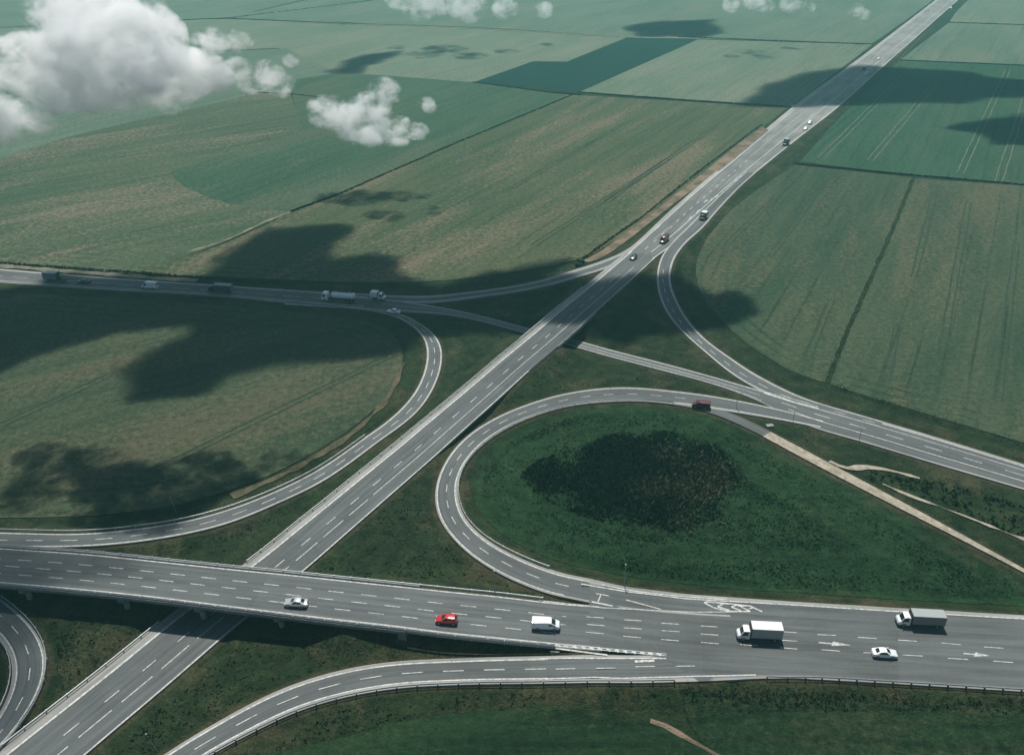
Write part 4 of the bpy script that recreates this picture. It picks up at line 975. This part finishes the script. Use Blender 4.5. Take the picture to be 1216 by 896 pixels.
# ------------------------------------------------------------------ clouds that throw the shadows on the fields (overhead, above the camera)
def overhead():
    t = NT('cloud_white'); d = t.attr('cover')
    for n in list(t.n):
        if n.type == 'BSDF_PRINCIPLED': t.n.remove(n)
    df = t.node('ShaderNodeBsdfDiffuse'); df.inputs[0].default_value = (.9, .9, .92, 1); tr = t.node('ShaderNodeBsdfTransparent'); mx = t.node('ShaderNodeMixShader')
    t.l.new(d, mx.inputs[0]); t.l.new(tr.outputs[0], mx.inputs[1]); t.l.new(df.outputs[0], mx.inputs[2]); t.l.new(mx.outputs[0], t.n['Material Output'].inputs[0])
    V = []; FA = []; D = []
    shapes = [
     (1, 230, 3.0, [(-160, 352), (-60, 342), (40, 337), (58, 322), (235, 325), (268, 292), (320, 270), (380, 263), (428, 267), (408, 285), (402, 302), (440, 300), (490, 305), (478, 325), (525, 338), (560, 326), (620, 313), (678, 307), (655, 325), (700, 333), (720, 341), (690, 365), (650, 392), (622, 406), (560, 392), (530, 402), (500, 402), (480, 418), (410, 432), (350, 436), (320, 432), (290, 442), (250, 465), (185, 478), (148, 480), (152, 462), (128, 440), (216, 396), (216, 389), (135, 401), (50, 425), (0, 448), (-160, 500)]),
     (2, 225, 2.5, [(632, 402), (660, 372), (705, 345), (750, 332), (785, 325), (810, 322), (825, 332), (850, 345), (875, 344), (895, 358), (902, 372), (885, 384), (850, 391), (812, 395), (785, 402), (745, 412), (722, 404), (690, 398)]),
     (4, 260, 5.0, [(868, 126), (904, 101), (951, 86), (1022, 76), (1062, 79), (1153, 84), (1177, 91), (1216, 93), (1330, 96), (1330, 120), (1216, 116), (1177, 116), (1143, 123), (1076, 123), (1001, 126), (941, 128)]),
     (5, 250, 4.0, [(1116, 152), (1143, 143), (1216, 135), (1300, 128), (1300, 180), (1216, 172), (1177, 170), (1160, 158)]),
     (6, 270, 5.0, [(383, 85), (400, 76), (430, 65), (485, 58), (478, 64), (440, 80), (430, 88), (400, 88)]),
     (8, 280, 6.0, [(730, 33), (770, 25), (850, 22), (858, 38), (840, 45), (760, 43)]),
     (9, 200, 2.0, [(-140, 630), (60, 640), (140, 665), (215, 698), (190, 718), (100, 735), (72, 780), (62, 850), (20, 890), (-140, 930)])]
    for sd, zc, g, px in shapes:
        poly = [tuple((lambda p: (p.x, p.y))(at(x, y, .3))) for x, y in px]; A = np.array(poly); lo, hi = A.min(0) - 3 * g, A.max(0) + 3 * g
        xs = np.arange(lo[0], hi[0], g); ys = np.arange(lo[1], hi[1], g); X, Y = np.meshgrid(xs, ys); P = np.stack([X.ravel(), Y.ravel()], 1)
        sdist = edge_dist(P, poly) * np.where(inside(P, poly), 1, -1)
        sc_ = g / 2.5
        nz = np.array([mnoise.noise((x * .09 / sc_, y * .09 / sc_, sd * 3.3)) * 3.2 + mnoise.noise((x * .28 / sc_, y * .28 / sc_, sd)) * 1.8 for x, y in P]) * sc_ * (.5 if sd == 4 else 1)
        d = sdist + nz; al = np.clip((d + 1.5 * sc_) / ((6.0 if sd != 9 else 20.0) * sc_), 0, 1); al = al * al * (3 - 2 * al) * (.92 if sd != 9 else .58)
        keep = (d > -2.5 * sc_).reshape(X.shape); nx = len(xs); idx = {}
        off = S / S.z * zc
        th = np.sqrt(np.clip(d, 0, 400)) * 2.2
        def vid(j, i, k):
            key = (j, i, k)
            if key not in idx:
                q = j * nx + i; idx[key] = len(V); V.append((P[q, 0] + off.x, P[q, 1] + off.y, zc + (th[q] * (1 + .3 * mnoise.noise((P[q, 0] * .05, P[q, 1] * .05, 5))) if k else -.25 * th[q]))); D.append(float(al[q]))
            return idx[key]
        for j in range(len(ys) - 1):
            for i in range(nx - 1):
                if keep[j, i] and keep[j + 1, i] and keep[j, i + 1] and keep[j + 1, i + 1]:
                    FA.append((vid(j, i, 1), vid(j, i + 1, 1), vid(j + 1, i + 1, 1), vid(j + 1, i, 1))); FA.append((vid(j, i, 0), vid(j + 1, i, 0), vid(j + 1, i + 1, 0), vid(j, i + 1, 0)))
    me = mesh('cloud_layer', V, FA, True); a = me.attributes.new('cover', 'FLOAT', 'POINT'); a.data.foreach_set('value', D)
    o = structure(link('cloud_layer', me, t.m))
overhead()

# ------------------------------------------------------------------ the low clouds in view
def cloud(lobes, Y, label, dens=.12, seed=0.0, ns=1.0):
    bm = bmesh.new(); L = []
    for px, py, r in lobes:
        c, depth = at_dist(px, py, Y + random.uniform(-.04, .04) * Y); R_ = r * (c - Vector((0, 0, H))).length / F
        L.append((c, R_ * 1.42)); m = Matrix.Translation(c) @ Matrix.Diagonal((1, 1, .82, 1)); bmesh.ops.create_icosphere(bm, subdivisions=3, radius=R_ * 1.38, matrix=m)
    me0 = bpy.data.meshes.new('lobes'); bm.to_mesh(me0); bm.free(); tmp = bpy.data.objects.new('lobes', me0); C.objects.link(tmp)
    md = tmp.modifiers.new('r', 'REMESH'); md.mode = 'VOXEL'; md.voxel_size = max(.5, Y / 260.0)
    dg = bpy.context.evaluated_depsgraph_get(); me = bpy.data.meshes.new_from_object(tmp.evaluated_get(dg)); bpy.data.objects.remove(tmp); bpy.data.meshes.remove(me0)
    me.name = 'cloud'; me.materials.clear()
    t = NT('cloud_vapour'); 
    t.n.remove(t.b); pv = t.node('ShaderNodeVolumePrincipled'); t.l.new(pv.outputs[0], t.n['Material Output'].inputs['Volume'])
    P = t.pos(); f = None
    for c, R_ in L:
        sub = t.node('ShaderNodeVectorMath', operation='SUBTRACT'); t.put(sub.inputs[0], P); sub.inputs[1].default_value = c
        scn = t.node('ShaderNodeVectorMath', operation='MULTIPLY'); t.l.new(sub.outputs[0], scn.inputs[0]); scn.inputs[1].default_value = (1 / R_, 1 / R_, 1 / (R_ * .82))
        dt = t.node('ShaderNodeVectorMath', operation='DOT_PRODUCT'); t.l.new(scn.outputs[0], dt.inputs[0]); t.l.new(scn.outputs[0], dt.inputs[1])
        k = t.math('SUBTRACT', 1.0, dt.outputs['Value'], True)
        f = k if f is None else t.math('ADD', f, t.math('MULTIPLY', k, t.math('SUBTRACT', 1.0, t.math('MULTIPLY', f, .6))))
    sz = Y / 230.0 * ns
    n = t.noise(t.mapping(P, 0, (1, 1, 1.25), (seed, seed, 0)), .062 / sz, 9, .66, .35)
    n2 = t.noise(t.mapping(P, 0, (1, 1, 1.2), (seed + 5, 2, 1)), .030 / sz, 3, .5, .2)
    h = t.math('MINIMUM', t.math('MULTIPLY', f, .95), .60)
    h = t.math('ADD', h, t.math('MULTIPLY', t.math('SUBTRACT', n, .5), 4.4))
    h = t.math('ADD', h, t.math('MULTIPLY', t.math('SUBTRACT', n2, .5), 1.0))
    h = t.math('MULTIPLY', h, t.ramp(f, .0, .42))
    dn = t.math('MULTIPLY', t.math('POWER', t.ramp(h, .12, 1.15), 2.0), dens / (Y / 230.0))
    t.l.new(dn, pv.inputs['Density']); pv.inputs['Color'].default_value = (1, 1, 1, 1); pv.inputs['Anisotropy'].default_value = 0.0
    o = link('cloud', me, t.m); tag(o, label, 'cloud', 'small white clouds drifting below the camera'); return o
cloud([(95, 40, 50), (145, 70, 56), (62, 84, 40), (205, 92, 36), (30, 74, 28), (100, 5, 34), (160, 22, 32), (238, 84, 24), (195, 108, 24), (130, 94, 34), (-20, 78, 30), (262, 92, 14), (185, 40, 26), (70, 112, 20), (100, 118, 18)], 212, 'largest white cloud, spread over the upper left corner', .55, 1, .45)
cloud([(255, 48, 15), (283, 50, 14), (234, 46, 8)], 222, 'small wispy cloud right above the gap beside the largest cloud', .32, 2, .3)
cloud([(300, 92, 18), (330, 99, 17), (345, 72, 8), (282, 80, 13), (318, 88, 16)], 222, 'medium wispy cloud trailing off the right end of the largest cloud', .34, 3, .3)
cloud([(8, 140, 24), (45, 142, 17), (72, 138, 10), (-15, 128, 24)], 212, 'pale cloud cut by the left edge below the largest cloud', .3, 4, .4)
cloud([(388, 132, 20), (425, 145, 26), (455, 110, 18), (470, 155, 19), (440, 164, 14), (497, 156, 11), (440, 128, 20)], 385, 'compact white cloud floating alone over the green field', .55, 5, .3)
cloud([(506, 123, 9), (510, 128, 8)], 385, 'tiny white puff just right of the compact cloud', .4, 6, .2)
cloud([(500, 4, 20), (555, 6, 20), (600, 11, 13), (645, 12, 10), (525, -8, 24), (470, 0, 12)], 760, 'long flat cloud cut by the top edge, left of centre', .5, 7, .2)
cloud([(868, 6, 9), (905, 5, 12), (940, 4, 11), (893, -4, 14), (960, 8, 7)], 760, 'thin cloud cut by the top edge near the highway', .45, 8, .17)
cloud([(1016, 13, 8), (1026, 17, 7)], 760, 'tiny cloud puff nearest the highway at the top edge', .4, 9, .15)

# ------------------------------------------------------------------ the air
def haze():
    x0, x1, y0, y1, zb, zt = -3000, 3000, -150, 4200, -2.0, H + 3
    me = mesh('haze', [(x0, y0, zb), (x1, y0, zb), (x1, y1, zb), (x0, y1, zb), (x0, y0, zt), (x1, y0, zt), (x1, y1, zt), (x0, y1, zt)], [(3, 2, 1, 0), (4, 5, 6, 7), (0, 1, 5, 4), (1, 2, 6, 5), (2, 3, 7, 6), (3, 0, 4, 7)])
    t = NT('haze_air'); t.n.remove(t.b); pv = t.node('ShaderNodeVolumePrincipled'); t.l.new(pv.outputs[0], t.n['Material Output'].inputs['Volume'])
    pv.inputs['Color'].default_value = (.34, .84, .85, 1); pv.inputs['Density'].default_value = HAZE_DENSITY; pv.inputs['Anisotropy'].default_value = 0.5
    o = link('haze', me, t.m); o['kind'] = 'stuff'
haze()
